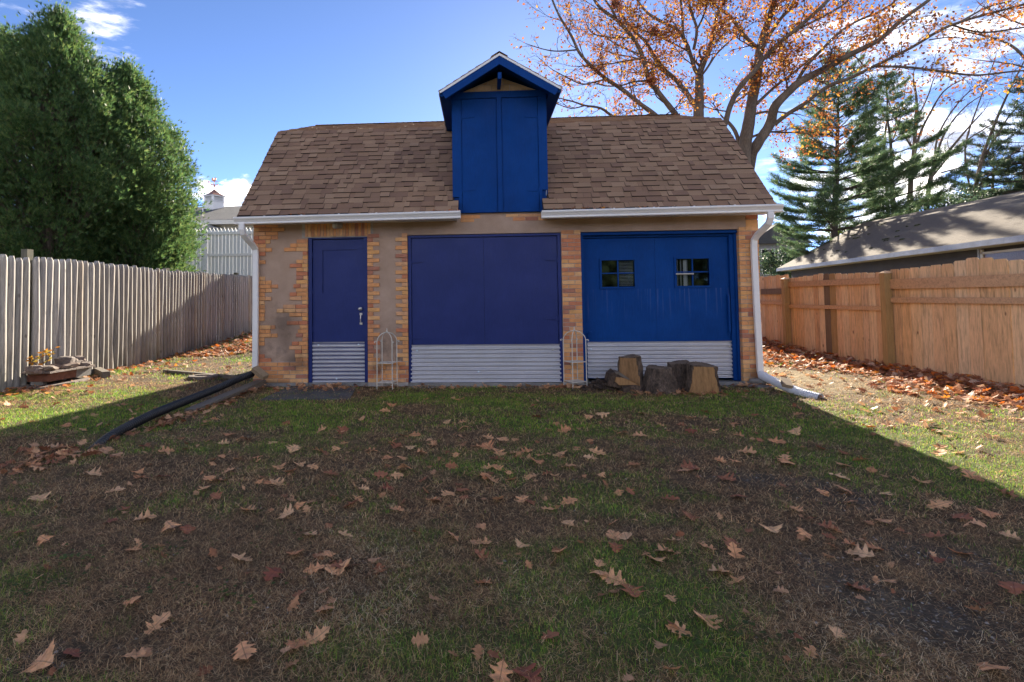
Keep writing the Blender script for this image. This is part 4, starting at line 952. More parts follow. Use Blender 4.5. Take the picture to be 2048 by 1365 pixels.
for bi, (a, b, _t) in enumerate(bays):
    for q, (z0, z1) in enumerate(rails[bi]):
        mt = M['treated_grey'] if (bi == 3 and q == 0) else M['rail']
        mb = MB(); mb.box(PXF - .045, PXF - .003, a + .064, b - .064, z0, z1, .002); mb.build('rail', mt, rf)
for a, b in ((-5.2, 1.30),):
    mb = MB(); mb.box(PXF - .02, PXF - .002, a, b, -.09, .075, .002); mb.build('kick_board', M['rail'], rf)

# ------------------------------------------------------------------ white picket-topped fence beyond
wf = thing('white_fence', 'tall white painted fence with pointed pickets behind the grey stockade fence', 'fence')
YW = 12.3; x = -15.5
while x < -6.3:
    w = .145; top = 4.20 + rng.uniform(-.015, .015); m = MB(); yy = YW + .03 + rng.uniform(0, .006)
    m.prism([(x, .2), (x + w - .01, .2), (x + w - .01, top - .13), (x + w / 2, top), (x, top - .13)], lambda a, b, d_: (a, d_, b), yy, yy + .02); m.build('picket', M['whitefence'], wf); x += w
for z in (1.1, 3.14, 3.98): mb = MB(); mb.box(-15.5, -6.3, YW - .02, YW + .028, z - .05, z + .05); mb.build('rail', M['whitefence'], wf)
for x in (-13.6, -10.62, -7.9): mb = MB(); mb.box(x - .06, x + .06, YW - .09, YW - .021, .2, 4.02); mb.build('post', M['whitefence'], wf)

# ------------------------------------------------------------------ plant stands
def plant_stand(cx, cy, rot, label):
    t_ = thing('plant_stand', label, 'plant stand', 'wrought iron plant stands against the garage')
    z0 = g1(cx, cy); h = .125
    def P(a, b, z): return (cx + a * math.cos(rot) - b * math.sin(rot), cy + a * math.sin(rot) + b * math.cos(rot), z0 + z)
    cr = [(-h, -h), (h, -h), (h, h), (-h, h)]
    for a, b in cr:
        m = MB(); m.tube([P(a * 1.03, b * 1.03, -.02), P(a, b, .2), P(a, b, .735)], .008, 6); m.build('leg', M['iron'], t_)
        m = MB(); pts = []
        for i in range(13):        # sweep from the corner up to the crown
            w_ = i / 12 * math.pi / 2; pts.append(P(a * math.cos(w_), b * math.cos(w_), .735 + .155 * math.sin(w_)))
        sc = []
        for i in range(10):
            w = math.pi * 1.6 * i / 9; r_ = .020 * (1 - i / 12); sc.append(P(a * (1.0 + (.020 + r_ * -math.cos(w)) / h * 1.0), b * (1.0 + (.020 + r_ * -math.cos(w)) / h), .735 + .004 + r_ * math.sin(w)))
        m.tube(pts, .0075, 6); m.tube([pts[0]] + sc, .0065, 6); m.build('arch', M['iron'], t_)
    for z in (.10, .405):
        m = MB(); e = h - .006
        m.hexa([P(-e, -e, z), P(e, -e, z), P(e, e, z), P(-e, e, z)], [P(-e, -e, z + .012), P(e, -e, z + .012), P(e, e, z + .012), P(-e, e, z + .012)]); m.build('shelf', M['iron'], t_)
    m = MB(); m.tube([P(-h, -h, .062), P(h, h, .062)], .005, 6); m.tube([P(-h, h, .067), P(h, -h, .067)], .005, 6); m.build('cross_brace', M['iron'], t_)
    m = MB(); p = P(0, 0, 0); m.lathe([(.0001, .885), (.012, .888), (.016, .902), (.010, .912), (.006, .93), (.007, .945), (.0001, .958)], (p[0], p[1], z0), 10); m.build('finial', M['iron'], t_, smooth=True)
plant_stand(-1.505, -.20, R(-9), 'cream iron plant stand between the small door and the wide navy door')
plant_stand(1.455, -.20, R(24), 'cream iron plant stand against the brick pier between the wide doors')

# ------------------------------------------------------------------ logs
def stump(name, label, c, r0, r1, h, seed, flat=None, tilt=(0, 0), lump=.14, cut='endgrain'):
    r0 *= 1.04
    """bark-covered trunk piece; flat=(angle, offset) saws a plane off one side showing wood"""
    t_ = thing(name, label, 'log', 'cut logs in front of the right door'); z0 = g1(c[0], c[1]) - .02; n = 72; rows = 22; m = MB(); vs = []; T_ = []
    def wall(a, f):
        r = r0 + (r1 - r0) * f
        p = Vector((math.cos(a) * 1.3, math.sin(a) * 1.3, f * .9 + seed)); r *= 1 + lump * 2 * mnoise.noise(p) + .05 * mnoise.noise(p * 4) + .16 * abs(mnoise.noise(Vector((math.cos(a) * 6, math.sin(a) * 6, f * 1.6 + seed)))) + .06 * abs(mnoise.noise(Vector((math.cos(a) * 14, math.sin(a) * 14, f * 3 + seed)))) + .05 * mnoise.noise(Vector((math.cos(a) * 18, math.sin(a) * 18, f * 5 + seed)))
        r += (.03 * (1 - f) ** 3)
        x, y = math.cos(a) * r, math.sin(a) * r
        if flat:
            fa, fo = flat; dn = x * math.cos(fa) + y * math.sin(fa)
            if dn > fo: x -= (dn - fo) * math.cos(fa); y -= (dn - fo) * math.sin(fa)
        return x, y
    for i in range(rows + 1):
        f = i / rows
        for k in range(n):
            a = 2 * math.pi * k / n; x, y = wall(a, f)
            zz = f * h * (1 + .05 * mnoise.noise(Vector((x * 6, y * 6, seed))) * (f > .9)) + x * tilt[0] * f + y * tilt[1] * f
            vs.append((c[0] + x, c[1] + y, z0 + zz))
    m.add(vs, [(i * n + k, i * n + (k + 1) % n, (i + 1) * n + (k + 1) % n, (i + 1) * n + k) for i in range(rows) for k in range(n)])
    m.build('bark', M['logbark'], t_, smooth=False)
    top = vs[rows * n:]; cxm = sum(p[0] for p in top) / n; cym = sum(p[1] for p in top) / n; czm = sum(p[2] for p in top) / n
    m = MB(); ring = [((p[0] - cxm) * .9 + cxm, (p[1] - cym) * .9 + cym, p[2] + .006 + .006 * rng.random()) for p in top]
    m.add(top + ring + [(cxm, cym, czm - .004)], [(k, (k + 1) % n, n + (k + 1) % n, n + k) for k in range(n)] + [(n + k, n + (k + 1) % n, 2 * n) for k in range(n)]); m.build('cut_face', M[cut], t_)
    if flat:
        fa, fo = flat; ks = [k for k in range(n) if abs(vs[k][0] * math.cos(fa) + vs[k][1] * math.sin(fa) - (c[0] * math.cos(fa) + c[1] * math.sin(fa)) - fo) < 1e-5]
        m = MB(); q = []; tx, ty = -math.sin(fa), math.cos(fa)
        N_ = 12
        for i in range(rows + 1):
            row = [vs[i * n + k] for k in range(n)]; al = [(p[0] - c[0]) * tx + (p[1] - c[1]) * ty for p in row if abs((p[0] - c[0]) * math.cos(fa) + (p[1] - c[1]) * math.sin(fa) - fo) < 1e-5]
            lo, hi = (min(al), max(al)) if len(al) > 1 else (-.05, .05); f = i / rows
            for k in range(N_ + 1):
                s_ = lo + (hi - lo) * (k / N_) * .97 + .005; dd = fo + .022 + .010 * mnoise.noise(Vector((s_ * 14, f * 1.5, seed)))
                q.append((c[0] + math.cos(fa) * dd + tx * s_, c[1] + math.sin(fa) * dd + ty * s_, z0 + f * h * (.97 if f > .5 else 1) + (.02 if i == 0 else 0)))
        m.add(q, [(i * (N_ + 1) + k, i * (N_ + 1) + k + 1, (i + 1) * (N_ + 1) + k + 1, (i + 1) * (N_ + 1) + k) for i in range(rows) for k in range(N_)]); m.build('split_face', M['split'], t_)
    return t_
stump('split_log', 'upright split log with a pale narrow split face, tallest at the left of the row', (2.24, -.42), .175, .150, .53, 3.3, (R(-112), .085), (.06, 0), .06)
stump('log_stump', 'wide dark stump with a sawn top in the middle of the row of logs', (2.63, -.50), .255, .165, .37, 8.1, None, (0, .05), .15)
stump('log_stump', 'dark leaning stump squeezed behind the tan split log', (2.98, -.34), .17, .15, .42, 12.7, None, (.12, 0), .14)
stump('split_log', 'upright log with a broad tan split face, at the right end of the row', (3.22, -.66), .21, .185, .42, 5.9, (R(-104), .115), (-.05, .1), .10)
# low split wedge and loose bark slabs on the left
t_ = thing('split_wedge', 'low split log wedge lying in front of the tall split log', 'log', 'cut logs in front of the right door')
def slab_poly(name, pts2, y0, y1, mt, par=None, jj=.006):
    m = MB(); m.prism(pts2, lambda a, b, d_: (a + rng.uniform(-jj, jj), d_ + rng.uniform(-jj, jj), b + rng.uniform(-jj, jj)), y0, y1); return m.build(name, mt, par)
slab_poly('bark', [(1.86, .02), (2.28, -.06), (2.36, .02), (2.20, .12), (1.98, .24), (1.90, .20)], -.62, -.30, M['logbark'], t_, .02)
slab_poly('split_face', [(1.97, .10), (2.02, .05), (2.30, .045), (2.27, .085), (2.10, .14), (1.98, .16)], -.66, -.60, M['split'], t_, .01)
slab_poly('heart', [(1.96, .235), (2.03, .245), (2.20, .13), (2.08, .12)], -.63, -.34, M['boards'], t_, .01)
slab_poly('bark_slab', [(2.05, -.08), (2.30, -.08), (2.33, .03), (2.20, .05), (2.08, .02)], -.72, -.60, M['logbark'], t_, .02)
bk = MB()
for i in range(150):
    x = rng.gauss(1.84, .20); y = -.28 + rng.gauss(0, .14); z = g1(x, y) + rng.uniform(.0, .13) * math.exp(-((x - 1.9) / .25) ** 2); L = rng.uniform(.04, .16); a = rng.gauss(-.5, .5)
    ax = Vector((math.cos(a), rng.uniform(-.4, .4), -.35 + rng.uniform(-.3, .3))).normalized() * L / 2; ay = Vector((-math.sin(a), 1, .1)).normalized() * L * .18; az = ax.cross(ay).normalized() * .007
    bk.obox((x, y, z), ax, ay, az)
tag(bk.build('bark_debris', M['logbark'], kind='stuff'), 'heap of broken bark pieces beside the right plant stand', 'bark debris', kind='stuff')

# ------------------------------------------------------------------ hoses, bricks and boards at the downspouts
def corr_hose(name, pts, r, mt, label, pitch=.034, amp=.0095, open_end=False, skew=1):
    P_ = [Vector(p) for p in pts]; D = [0]
    for a, b in zip(P_, P_[1:]): D.append(D[-1] + (b - a).length)
    def at(s):
        for i in range(len(P_) - 1):
            if s <= D[i + 1] or i == len(P_) - 2:
                f = (s - D[i]) / (D[i + 1] - D[i]); a = P_[max(i - 1, 0)]; b = P_[i]; c = P_[i + 1]; d_ = P_[min(i + 2, len(P_) - 1)]
                return .5 * ((2 * b) + (c - a) * f + (2 * a - 5 * b + 4 * c - d_) * f * f + (3 * b - a - 3 * c + d_) * f ** 3)
    n = int(D[-1] / pitch) * 4; pl, rl = [], []
    for i in range(n + 1): pl.append(at(D[-1] * i / n)); rl.append(r + amp * (1, .6, -1, .6)[i % 4])
    m = MB(); m.tube(pl, rl, 14, caps=not open_end)
    if open_end:
        m2 = [q for q in rl]; m.tube(pl[-14:], [q * .86 for q in rl[-14:]], 14, caps=False)
    o = m.build(name, mt, smooth=False); tag(o, label, 'drain pipe'); return o
hp = [at_y(178, 884, -3.95), at_y(225, 863, -3.5), at_y(300, 832, -2.8), at_y(370, 803, -1.95), at_y(430, 779, -1.1), at_y(480, 757, -.5), at_y(504, 748, -.2)]
hp[0].z = g1(hp[0].x, hp[0].y) - .045; hp[1].z = g1(hp[1].x, hp[1].y) + .02
for i in (2, 3): hp[i].z = max(g1(hp[i].x, hp[i].y) + .055, hp[i].z)
corr_hose('black_hose', hp, .045, M['hose'], 'black corrugated drain hose running from the left downspout into the lawn')
wp = [at_y(1524, 752, -.10), at_y(1548, 763, -.42), at_y(1572, 774, -.72), at_y(1606, 787, -1.02), at_y(1641, 797, -1.25)]
corr_hose('white_pipe', wp, .058, M['pvc'], 'white corrugated drain pipe running out from the right downspout', .028, .007, True)
mb = MB(); mb.tube([(4.33, -.05, .17), (4.34, -.07, .10), at_y(1530, 752, -.14)], [.05, .058, .062], 12)
o = mb.build('pipe_elbow', M['pvc']); tag(o, 'white elbow joining the right downspout to the white pipe', 'pipe elbow')
def lying(name, u0, v0, u1, v1, z, w, h, mt, label, cat, tz=(0, 0), dy0=0, dy1=0, group=None):
    a = at_z(u0, v0, z); b = at_z(u1, v1, z); a.z = g1(a.x, a.y) + h / 2 + tz[0]; b.z = g1(b.x, b.y) + h / 2 + tz[1]
    d_ = (b - a); ax = d_ / 2; s = Vector((-d_.y, d_.x, 0)).normalized() * (w / 2); up = ax.cross(s).normalized() * (h / 2)
    m = MB(); m.obox((a + b) / 2, ax, s, up); m.v = [tuple(c + rng.uniform(-.003, .003) for c in p) for p in m.v]
    return tag(m.build(name, mt), label, cat, group)
# brick leaning on the end of the black hose
mb = MB(); c = at_y(520, 746, -.30); ax = Vector((.105, -.03, -.068)); s = Vector((.028, .055, .01)); s -= ax * (s.dot(ax) / ax.length_squared); s = s.normalized() * .062; up = ax.cross(s).normalized() * .034
mb.obox(c, ax, s, up); tag(mb.build('loose_brick', M['tanblock']), 'loose tan brick leaning over the black hose at the left downspout', 'brick')
lying('old_plank', 380, 822, 545, 762, -.03, .16, .035, M['boards'], 'weathered plank lying under the black drain hose', 'plank', (.01, .10))
lying('thin_plank', 455, 795, 548, 764, -.03, .06, .03, M['boards'], 'narrow dark board beside the plank at the left corner', 'plank', (.0, .06))
lying('landscape_timber', 330, 747, 492, 757, -.03, .10, .06, M['boards'], 'long grey timber lying flat across the side yard', 'timber')
lying('short_log', 183, 741, 212, 757, -.03, .13, .11, M['boards'], 'short split log lying by the grey fence', 'log')
# ring-shaped concrete paver
c = gnd(406, 758); mb = MB(); n = 10; vs = []
for rr, zz in ((.20, 0), (.22, .05), (.20, .062), (.12, .062), (.11, .0)):
    for k in range(n * 2): a = math.pi * k / n; q = rr * (1 + .04 * math.cos(a * 8)); vs.append((c.x + q * math.cos(a) * 1.25, c.y + q * math.sin(a), c.z + zz))
m2 = n * 2; mb.add(vs, [(i * m2 + k, i * m2 + (k + 1) % m2, ((i + 1) % 5) * m2 + (k + 1) % m2, ((i + 1) % 5) * m2 + k) for i in range(5) for k in range(m2)])
tag(mb.build('ring_paver', M['flag']), 'round concrete ring paver lying near the left corner of the garage', 'paver')
# stone blocks and boards around the white pipe
def rock(name, c, s, seed, mt, label=None, cat=None, par=None, flat=.6, rz=0):
    import bmesh
    bm = bmesh.new(); bmesh.ops.create_icosphere(bm, subdivisions=2, radius=1)
    for v in bm.verts:
        d_ = v.co.copy(); k = 1 + .45 * mnoise.noise(d_ * 1.2 + Vector((seed,) * 3)) + .2 * mnoise.noise(d_ * 3 + Vector((seed,) * 3)); v.co = d_ * k
        for i in range(3): v.co[i] = max(-flat - .2, min(flat + .2, v.co[i]))
        x, y = v.co.x * s[0], v.co.y * s[1]; v.co = Vector((c[0] + x * math.cos(rz) - y * math.sin(rz), c[1] + x * math.sin(rz) + y * math.cos(rz), c[2] + v.co.z * s[2]))
    me = bpy.data.meshes.new(name); bm.to_mesh(me); bm.free(); me.materials.append(mt); o = link(name, me, par)
    return tag(o, label, cat) if label else o
p = gnd(1508, 776); rock('stone_block', (p.x + .12, p.y + .1, p.z + .085), (.16, .09, .05), 2.2, M['concrete'], 'grey stone block beside the right downspout, on top of the flat one', 'stone', rz=-.5)
rock('flat_stone', (p.x + .10, p.y - .02, p.z + .02), (.22, .12, .035), 5.2, M['concrete'], 'flat grey stone under the stone block at the right downspout', 'stone', rz=-.5)
q0, q1 = wp[2] + Vector((-.06, -.16, .035)), wp[2] + Vector((.05, .12, .09))
mb = MB(); ax = (q1 - q0) / 2; s = Vector((.10, -.035, -.02)); s -= ax * (s.dot(ax) / ax.length_squared); s = s.normalized() * .065; up = ax.cross(s).normalized() * .022; mb.obox((q0 + q1) / 2, ax * 1.1, s, up)
tag(mb.build('wood_block', M['tanblock']), 'short brown board laid across the white drain pipe', 'board')
mb = MB(); a, b = wp[2] + Vector((.08, .16, -.02)), wp[3] + Vector((.20, .30, -.06)); ax = (b - a) / 2; mb.obox((a + b) / 2, ax * 1.2, Vector((-.02, .03, .03)), Vector((.005, -.01, .014)))
tag(mb.build('brown_plank', M['boards']), 'brown plank lying behind the white drain pipe', 'plank')
# slab before the small door
a = [at_z(520, 799, -.04), at_z(700, 797, -.04), at_z(712, 774, -.04), at_z(585, 771, -.04)]
mb = MB(); mb.hexa([(p.x, min(p.y, -.05), -.16) for p in a], [(p.x, min(p.y, -.05), -.040) for p in a]); o = mb.build('step_slab', M['slab']); tag(o, 'dark stone slab set in the ground before the small door', 'slab')
# stone bench pile by the grey fence
sp_ = thing('stone_pile', 'low pile of flat stones and bricks on a slab against the grey fence', 'stone pile')
mb = MB(); mb.prism([(-7.50, -.45), (-7.02, -.52), (-6.90, .1), (-6.98, .62), (-7.5, .75)], lambda a, b, d_: (a + rng.uniform(-.01, .01), b + rng.uniform(-.01, .01), d_), -.05, .015); mb.build('base_slab', M['flag'], sp_)
mb = MB(); mb.box(-7.45, -7.05, -.28, .32, .07, .20, .006); mb.build('brick_block', mat('red_brick_block', [(.17, .07, .045)], .9, 12, .4, 90, .3, .8, 60, .006), sp_)
mb = MB(); mb.box(-7.44, -7.06, .325, .72, .06, .22, .012); mb.build('mortar_block', M['concrete'], sp_)
for yy in (-.22, .25): mb = MB(); mb.box(-7.4, -7.2, yy - .05, yy + .05, .01, .072, .006); mb.build('support', M['concrete'], sp_)
mb = MB(); mb.box(-7.5, -7.0, -.35, .74, .205, .235, .01); mb.build('top_slab', M['flag'], sp_)
for i in range(17):
    y = -.38 + 1.1 * rng.random(); x = rng.uniform(-7.45, -7.08); s = rng.uniform(.06, .13); rock('stone', (x, y, .25 + rng.uniform(0, .05)), (s * 1.2, s * 1.4, s * .45), i * 3.1, M['flag'], par=sp_, rz=rng.uniform(0, 3))
for (y, z, s) in ((.32, .34, .17), (.48, .31, .12), (.66, .34, .12), (.72, .28, .10), (-.33, .27, .15)): rock('stone', (-7.25, y, z), (s, s * 1.05, s * .6), y * 9 + 3, M['stone'], par=sp_, rz=y)
# yellow-leaved sapling behind the pile
pl = thing('yellow_plant', 'small plant with yellow autumn leaves behind the stone pile', 'plant'); mb = MB(); lf = MB()
for i in range(9):
    a = rng.uniform(-.3, .4); y = -.15 + a * .9; x = -7.42 + rng.uniform(0, .12); top = Vector((x, y + rng.uniform(-.05, .1), .40 + rng.uniform(0, .22))); b = Vector((-7.42, -.05, .05)); mid = (top + b) / 2 + Vector((0, rng.uniform(-.08, .08), .08))
    mb.tube([b, mid, top], .004, 4)
    for j in range(5):
        p = mid.lerp(top, rng.uniform(.2, 1.1)); s = rng.uniform(.03, .055); u_ = Vector((rng.gauss(0, 1), rng.gauss(0, 1), rng.gauss(0, .6))).normalized(); v_ = u_.orthogonal().normalized()
        lf.add([p, p + u_ * s + v_ * s * .5, p + u_ * s * 2, p + u_ * s - v_ * s * .5], [(0, 1, 2, 3)])
mb.build('stem', M['twig'], pl); lf.build('leaves', M['yellowleaf'], pl, kind='stuff')

# ------------------------------------------------------------------ fallen oak leaves
OUT = [(0, .010), (.07, .03), (.14, .13), (.19, .20), (.215, .13), (.27, .115), (.32, .25), (.355, .35), (.38, .33), (.425, .41), (.44, .30), (.46, .18), (.52, .165), (.57, .28), (.63, .385), (.66, .30), (.705, .33), (.72, .22), (.745, .135), (.80, .15), (.865, .205), (.885, .13), (.94, .085), (1.0, .0)]
OUT2 = [(0, .01), (.18, .18), (.26, .11), (.41, .38), (.50, .16), (.62, .37), (.74, .13), (.86, .19), (1, 0)]
def oak_leaf(k, simple_=False):
    r_ = random.Random(k); pr_ = []
    for i, (x, y) in enumerate(OUT2 if simple_ else OUT):
        pr_.append((x + r_.uniform(-.012, .012), y * r_.uniform(.85, 1.12)))
    pr_[-1] = (1.0, 0)
    wid = r_.uniform(.85, 1.2); curl = r_.uniform(.08, .55) * (1 if r_.random() < .75 else -1); bend = r_.uniform(-.6, .7); tw = r_.uniform(-.4, .4)
    def S_(x, y):
        yy = y * wid; z = curl * yy * yy * 1.9 + bend * (x - .45) ** 2 * .5 + tw * (x - .4) * yy + .025 * math.sin(x * 16 + k) * abs(yy) * 4
        return (x - .5, yy, z)
    m = MB(); n = len(pr_); vs = [S_(x, 0) for x, y in pr_] + [S_(x, y) for x, y in pr_] + [S_(x, -y * r_.uniform(.9, 1.1)) for x, y in pr_]
    fs = []
    for i in range(n - 1): fs += [(i, i + 1, n + i + 1, n + i), (i + 1, i, 2 * n + i, 2 * n + i + 1)]
    m.add(vs, fs)
    if not simple_: m.add([S_(.01, .012), S_(.01, -.012), (-.72, .02 + r_.uniform(-.05, .05), .01), (-.72, .0, .03)], [(0, 1, 2, 3)])
    zmin = min(p[2] for p in m.v); m.v = [(p[0], p[1], p[2] - zmin) for p in m.v]
    return m
LEAFM = {c_: [oak_leaf(k).mesh('oak_leaf', M[c_], True) for k in range(16)] for c_ in ('leaf_tan', 'leaf_rust', 'leaf_orange')}
LA = [(325,130),(415,152),(120,252),(185,283),(305,232),(345,245),(90,355),(185,350),(248,312),(160,322),(362,287),(515,252),(445,370),(190,483),(550,448),(600,540),(530,600),(697,588),(665,360),(675,385),(785,382),(800,255),(700,232),(220,695),(95,648),(645,733),(825,640),(905,638),(640,990),(760,1100),(665,1245),(350,1240),(205,1290),(1320,860),(1165,780),(1180,1245),(1430,1200),(1525,1165),(1570,1030),(1585,755),(1640,815),(1600,840),(1520,828),(1425,750),(1495,660),(1200,545),(1380,565),(1455,525),(1300,412),(1335,410),(1255,405),(1040,475),(985,440),(1010,392),(1100,355),(1060,395),(1140,290),(1070,280),(1030,298),(1110,175),(1165,205),(1080,215),(1010,205),(1320,210),(1245,290),(1540,255),(1575,262),(1625,250),(1350,330),(1400,352),(1445,318),(1510,335),(1600,365),(1550,150),(1655,160),(1660,215),(1000,110),(1035,98),(985,128),(1380,120),(1420,245),(1010,25),(1100,20),(265,230),(290,240),(210,265),(50,310)]
LBB = [(220,330),(265,412),(190,408),(110,470),(220,470),(80,518),(50,540),(265,570),(15,840),(25,685),(300,385),(290,325),(390,430),(435,525),(505,495),(580,515),(570,475),(740,520),(850,520),(885,530),(975,565),(680,415),(705,430),(800,425),(790,395),(880,412),(965,398),(1000,408),(1065,365),(940,310),(920,345),(1030,308),(1170,325),(1200,300),(1105,278),(1010,165),(975,195),(1045,195),(1320,212),(1400,220),(1390,250),(1500,170),(1220,412),(1300,485),(1355,485),(1375,357),(1070,530),(1065,628),(1275,630),(1280,690),(1335,700),(1285,745),(665,785),(660,718),(525,700),(845,735),(1030,770),(1210,820),(1210,870),(1280,895),(1360,945),(1470,805),(1520,765),(1550,715),(670,912),(980,1168),(870,1345),(750,1350),(1545,990),(1550,1120),(1550,1325),(640,270),(690,275),(740,300),(735,330),(810,300),(870,295),(820,240),(760,240),(690,228),(580,190),(500,155),(570,155),(300,222),(350,215),(240,80),(210,105),(100,143),(20,200),(240,250),(265,270),(145,288),(430,260),(380,300),(330,278),(405,50),(475,42),(560,50),(540,310),(520,365),(690,365),(735,370),(900,80),(920,130),(1160,135),(1230,130),(1410,115),(1540,520),(1610,385)]
LC = [(245,425),(300,510),(75,370),(215,335),(285,345),(520,330),(525,352),(340,298),(690,485),(785,480),(770,415),(825,538),(990,495),(975,625),(1215,695),(1160,440),(1470,590),(1340,605),(1420,640),(1570,690),(1230,800),(1340,772),(850,930),(1010,908),(760,1150),(760,665),(715,650),(830,740),(870,778),(935,745),(455,665),(605,688),(265,725),(285,775),(155,748),(290,900),(215,860),(75,602),(150,1080),(25,1140),(1590,945),(1490,1325),(570,565),(820,130),(905,180),(830,165),(1000,175),(940,225),(870,335),(790,300),(690,280),(580,118),(570,205),(480,250),(400,245),(660,92),(300,222),(1080,268),(1240,272),(1240,305),(1330,300),(1305,375),(1380,408),(790,360),(1240,550),(1545,490),(30,170),(150,110),(80,200),(185,200),(80,138),(380,125),(280,165),(530,290)]
LV = [(x / 2.416, y / 2.416 + 800) for x, y in LA] + [(x / 2.333 + 680, y / 2.333 + 780) for x, y in LBB] + [(x / 2.333 + 1348, y / 2.333 + 780) for x, y in LC]
def leaf_label(col_, u, v):
    look = {'leaf_tan': 'tan lobed oak leaf', 'leaf_rust': 'dark rust-brown oak leaf', 'leaf_orange': 'bright orange oak leaf'}[col_]
    if v < 900: w_ = 'before the hose end and small navy door' if u < 760 else ('before the wide navy door' if u < 1140 else ('before the logs and the right door' if u < 1560 else 'near the end of the white drain pipe'))
    elif v < 1060: w_ = 'on the worn left half of the lawn' if u < 760 else ('on the middle of the lawn' if u < 1300 else 'on the bare gravelly patch at the right')
    else: w_ = 'on matted dead grass in the left foreground' if u < 700 else ('on the patchy grass in the middle foreground' if u < 1400 else 'on the worn ground in the right foreground')
    return look + ' lying ' + w_
for i, (u, v) in enumerate(LV):
    p = gnd(u, v); dist = (p - CPOS).length; size = rng.uniform(.09, .155) * (1.0 if dist < 5 else 1.15)
    sink = rng.random() ** 2 * .012
    col_ = 'leaf_tan' if rng.random() < .80 else 'leaf_rust'
    if u > 1700 and v < 900 and rng.random() < .45: col_ = 'leaf_orange'
    o = link('oak_leaf', rng.choice(LEAFM[col_]), None, None, (p.x, p.y, p.z + .016 - sink), (rng.gauss(0, .22), rng.gauss(0, .22), rng.uniform(0, 6.28)), size)
    tag(o, leaf_label(col_, u, v), 'leaf', 'fallen oak leaves scattered on the lawn')
# leaf litter: drifts too dense to count, plus small far leaves
LOW = [np.array(oak_leaf(k + 20, True).v) for k in range(6)]; LOWF = [oak_leaf(k + 20, True).f for k in range(6)]
def litter(name, pts, mt, label, par=None, s0=.09, s1=.15):
    Vs, Fs, o = [], [], 0
    for (x, y, z) in pts:
        k = rng.randrange(6); s = rng.uniform(s0, s1); a, b, c_ = rng.uniform(0, 6.28), rng.gauss(0, .38), rng.gauss(0, .38)
        Mx = np.array(Matrix.Rotation(a, 3, 'Z') @ Matrix.Rotation(b, 3, 'X') @ Matrix.Rotation(c_, 3, 'Y'))
        Vs.append(LOW[k] @ Mx.T * s + (x, y, z)); Fs.append(np.array(LOWF[k]) + o); o += len(LOW[k])
    me = np_mesh(name, np.concatenate(Vs), np.concatenate(Fs), mt, smooth=True); o_ = link(name, me, par, 'stuff')
    return tag(o_, label, 'leaf litter', kind='stuff') if label else o_
pts = []
while len(pts) < 4200:       # drift along the right fence
    y = -4 + 13 * rng.random() ** 1.0; inner = 6.35 - .30 * max(0, y) ** .9 + .25 * math.sin(y * 2.1); inner = max(inner, 4.9); inner = inner - (.35 if y < 0 else 0)
    x = PXF - .05 - (PXF - inner) * rng.random() ** 1.25; f = (PXF - x) / (PXF - inner)
    if rng.random() < .55 * f * f: continue
    pts.append((x, y, g1(x, y) + rng.random() * (.13 * (1 - f) ** 1.2 + .02)))
litter('leaf_drift', pts, M['litter'], 'deep drift of dry brown and orange leaves along the foot of the new fence')
pts = []
while len(pts) < 1500:
    y = 4.2 + 5.5 * rng.random(); x = -7.45 + 3.4 * rng.random() ** .8 * (.4 + .6 * (y - 4.2) / 5.5)
    pts.append((x, y, g1(x, y) + rng.random() * .10 * min(1, (y - 3.8) / 3)))
for i in range(260): x = -7.5 + rng.random() ** 2 * 1.2; y = rng.uniform(-1.5, 5); pts.append((x, y, g1(x, y) + .01 + .02 * rng.random()))
litter('leaf_heap', pts, M['litter'], 'heap of brown leaves at the back of the side yard by the grey fence')
pts = []
for i in range(130): x = rng.uniform(-3.8, 4.6); pts.append((x, -.05 - .25 * rng.random() ** 1.3, 0))
for i in range(60): pts.append((rng.gauss(1.45, .25), -.22 + rng.gauss(0, .08), 0))
for i in range(60): pts.append((rng.gauss(3.0, .45), -.8 + rng.gauss(0, .12), 0))
for i in range(45): pts.append((rng.gauss(4.2, .12), -.14 + rng.gauss(0, .07), 0))
for i in range(140): t2 = rng.random(); c2 = hp[1].lerp(hp[5], t2); pts.append((c2.x + .10 + rng.gauss(0, .09) + .1 * rng.random(), c2.y + rng.gauss(0, .1), 0))
for i in range(60): c2 = hp[0]; pts.append((c2.x + rng.gauss(-.15, .25), c2.y + rng.gauss(-.25, .2), 0))
for i in range(240): x = rng.uniform(4.4, 7); y = rng.uniform(-4.5, 1.5); pts.append((x, y, 0))
for i in range(90): x = rng.uniform(-7.3, -4); y = rng.uniform(-3, 3); pts.append((x, y, 0))
for i in range(40): x = rng.uniform(-3.2, -2.0); pts.append((x, rng.uniform(-.7, -.06), .0))
pts = [(x, y, max(g1(x, y), -.04 if (-3.6 < x < -2 and y > -.8) else -9) + .006 + rng.random() * .03) for x, y, _z in pts if not (y > -.03 and -3.8 < x < 4.5)]
litter('scattered_leaves', pts, M['litter_brown'], 'brown leaves gathered along the garage base, the hose and the side yards', s0=.07, s1=.13)
pts = []
LXY = [gnd(u, v) for u, v in LV]
for i in range(420):
    if rng.random() < .55: q = rng.choice(LXY); x, y = q.x + rng.gauss(0, .16), q.y + rng.gauss(0, .16)
    else: x, y = region(1, -7.2, -.3, 1.0, 1.1); x, y = float(x[0]), float(y[0])
    pts.append((x, y, g1(x, y) + .006 + .014 * rng.random()))
litter('leaf_fragments', pts, M['litter_brown'], 'small curled brown leaves and broken leaf bits sunk in the lawn', s0=.03, s1=.085)
pts = []
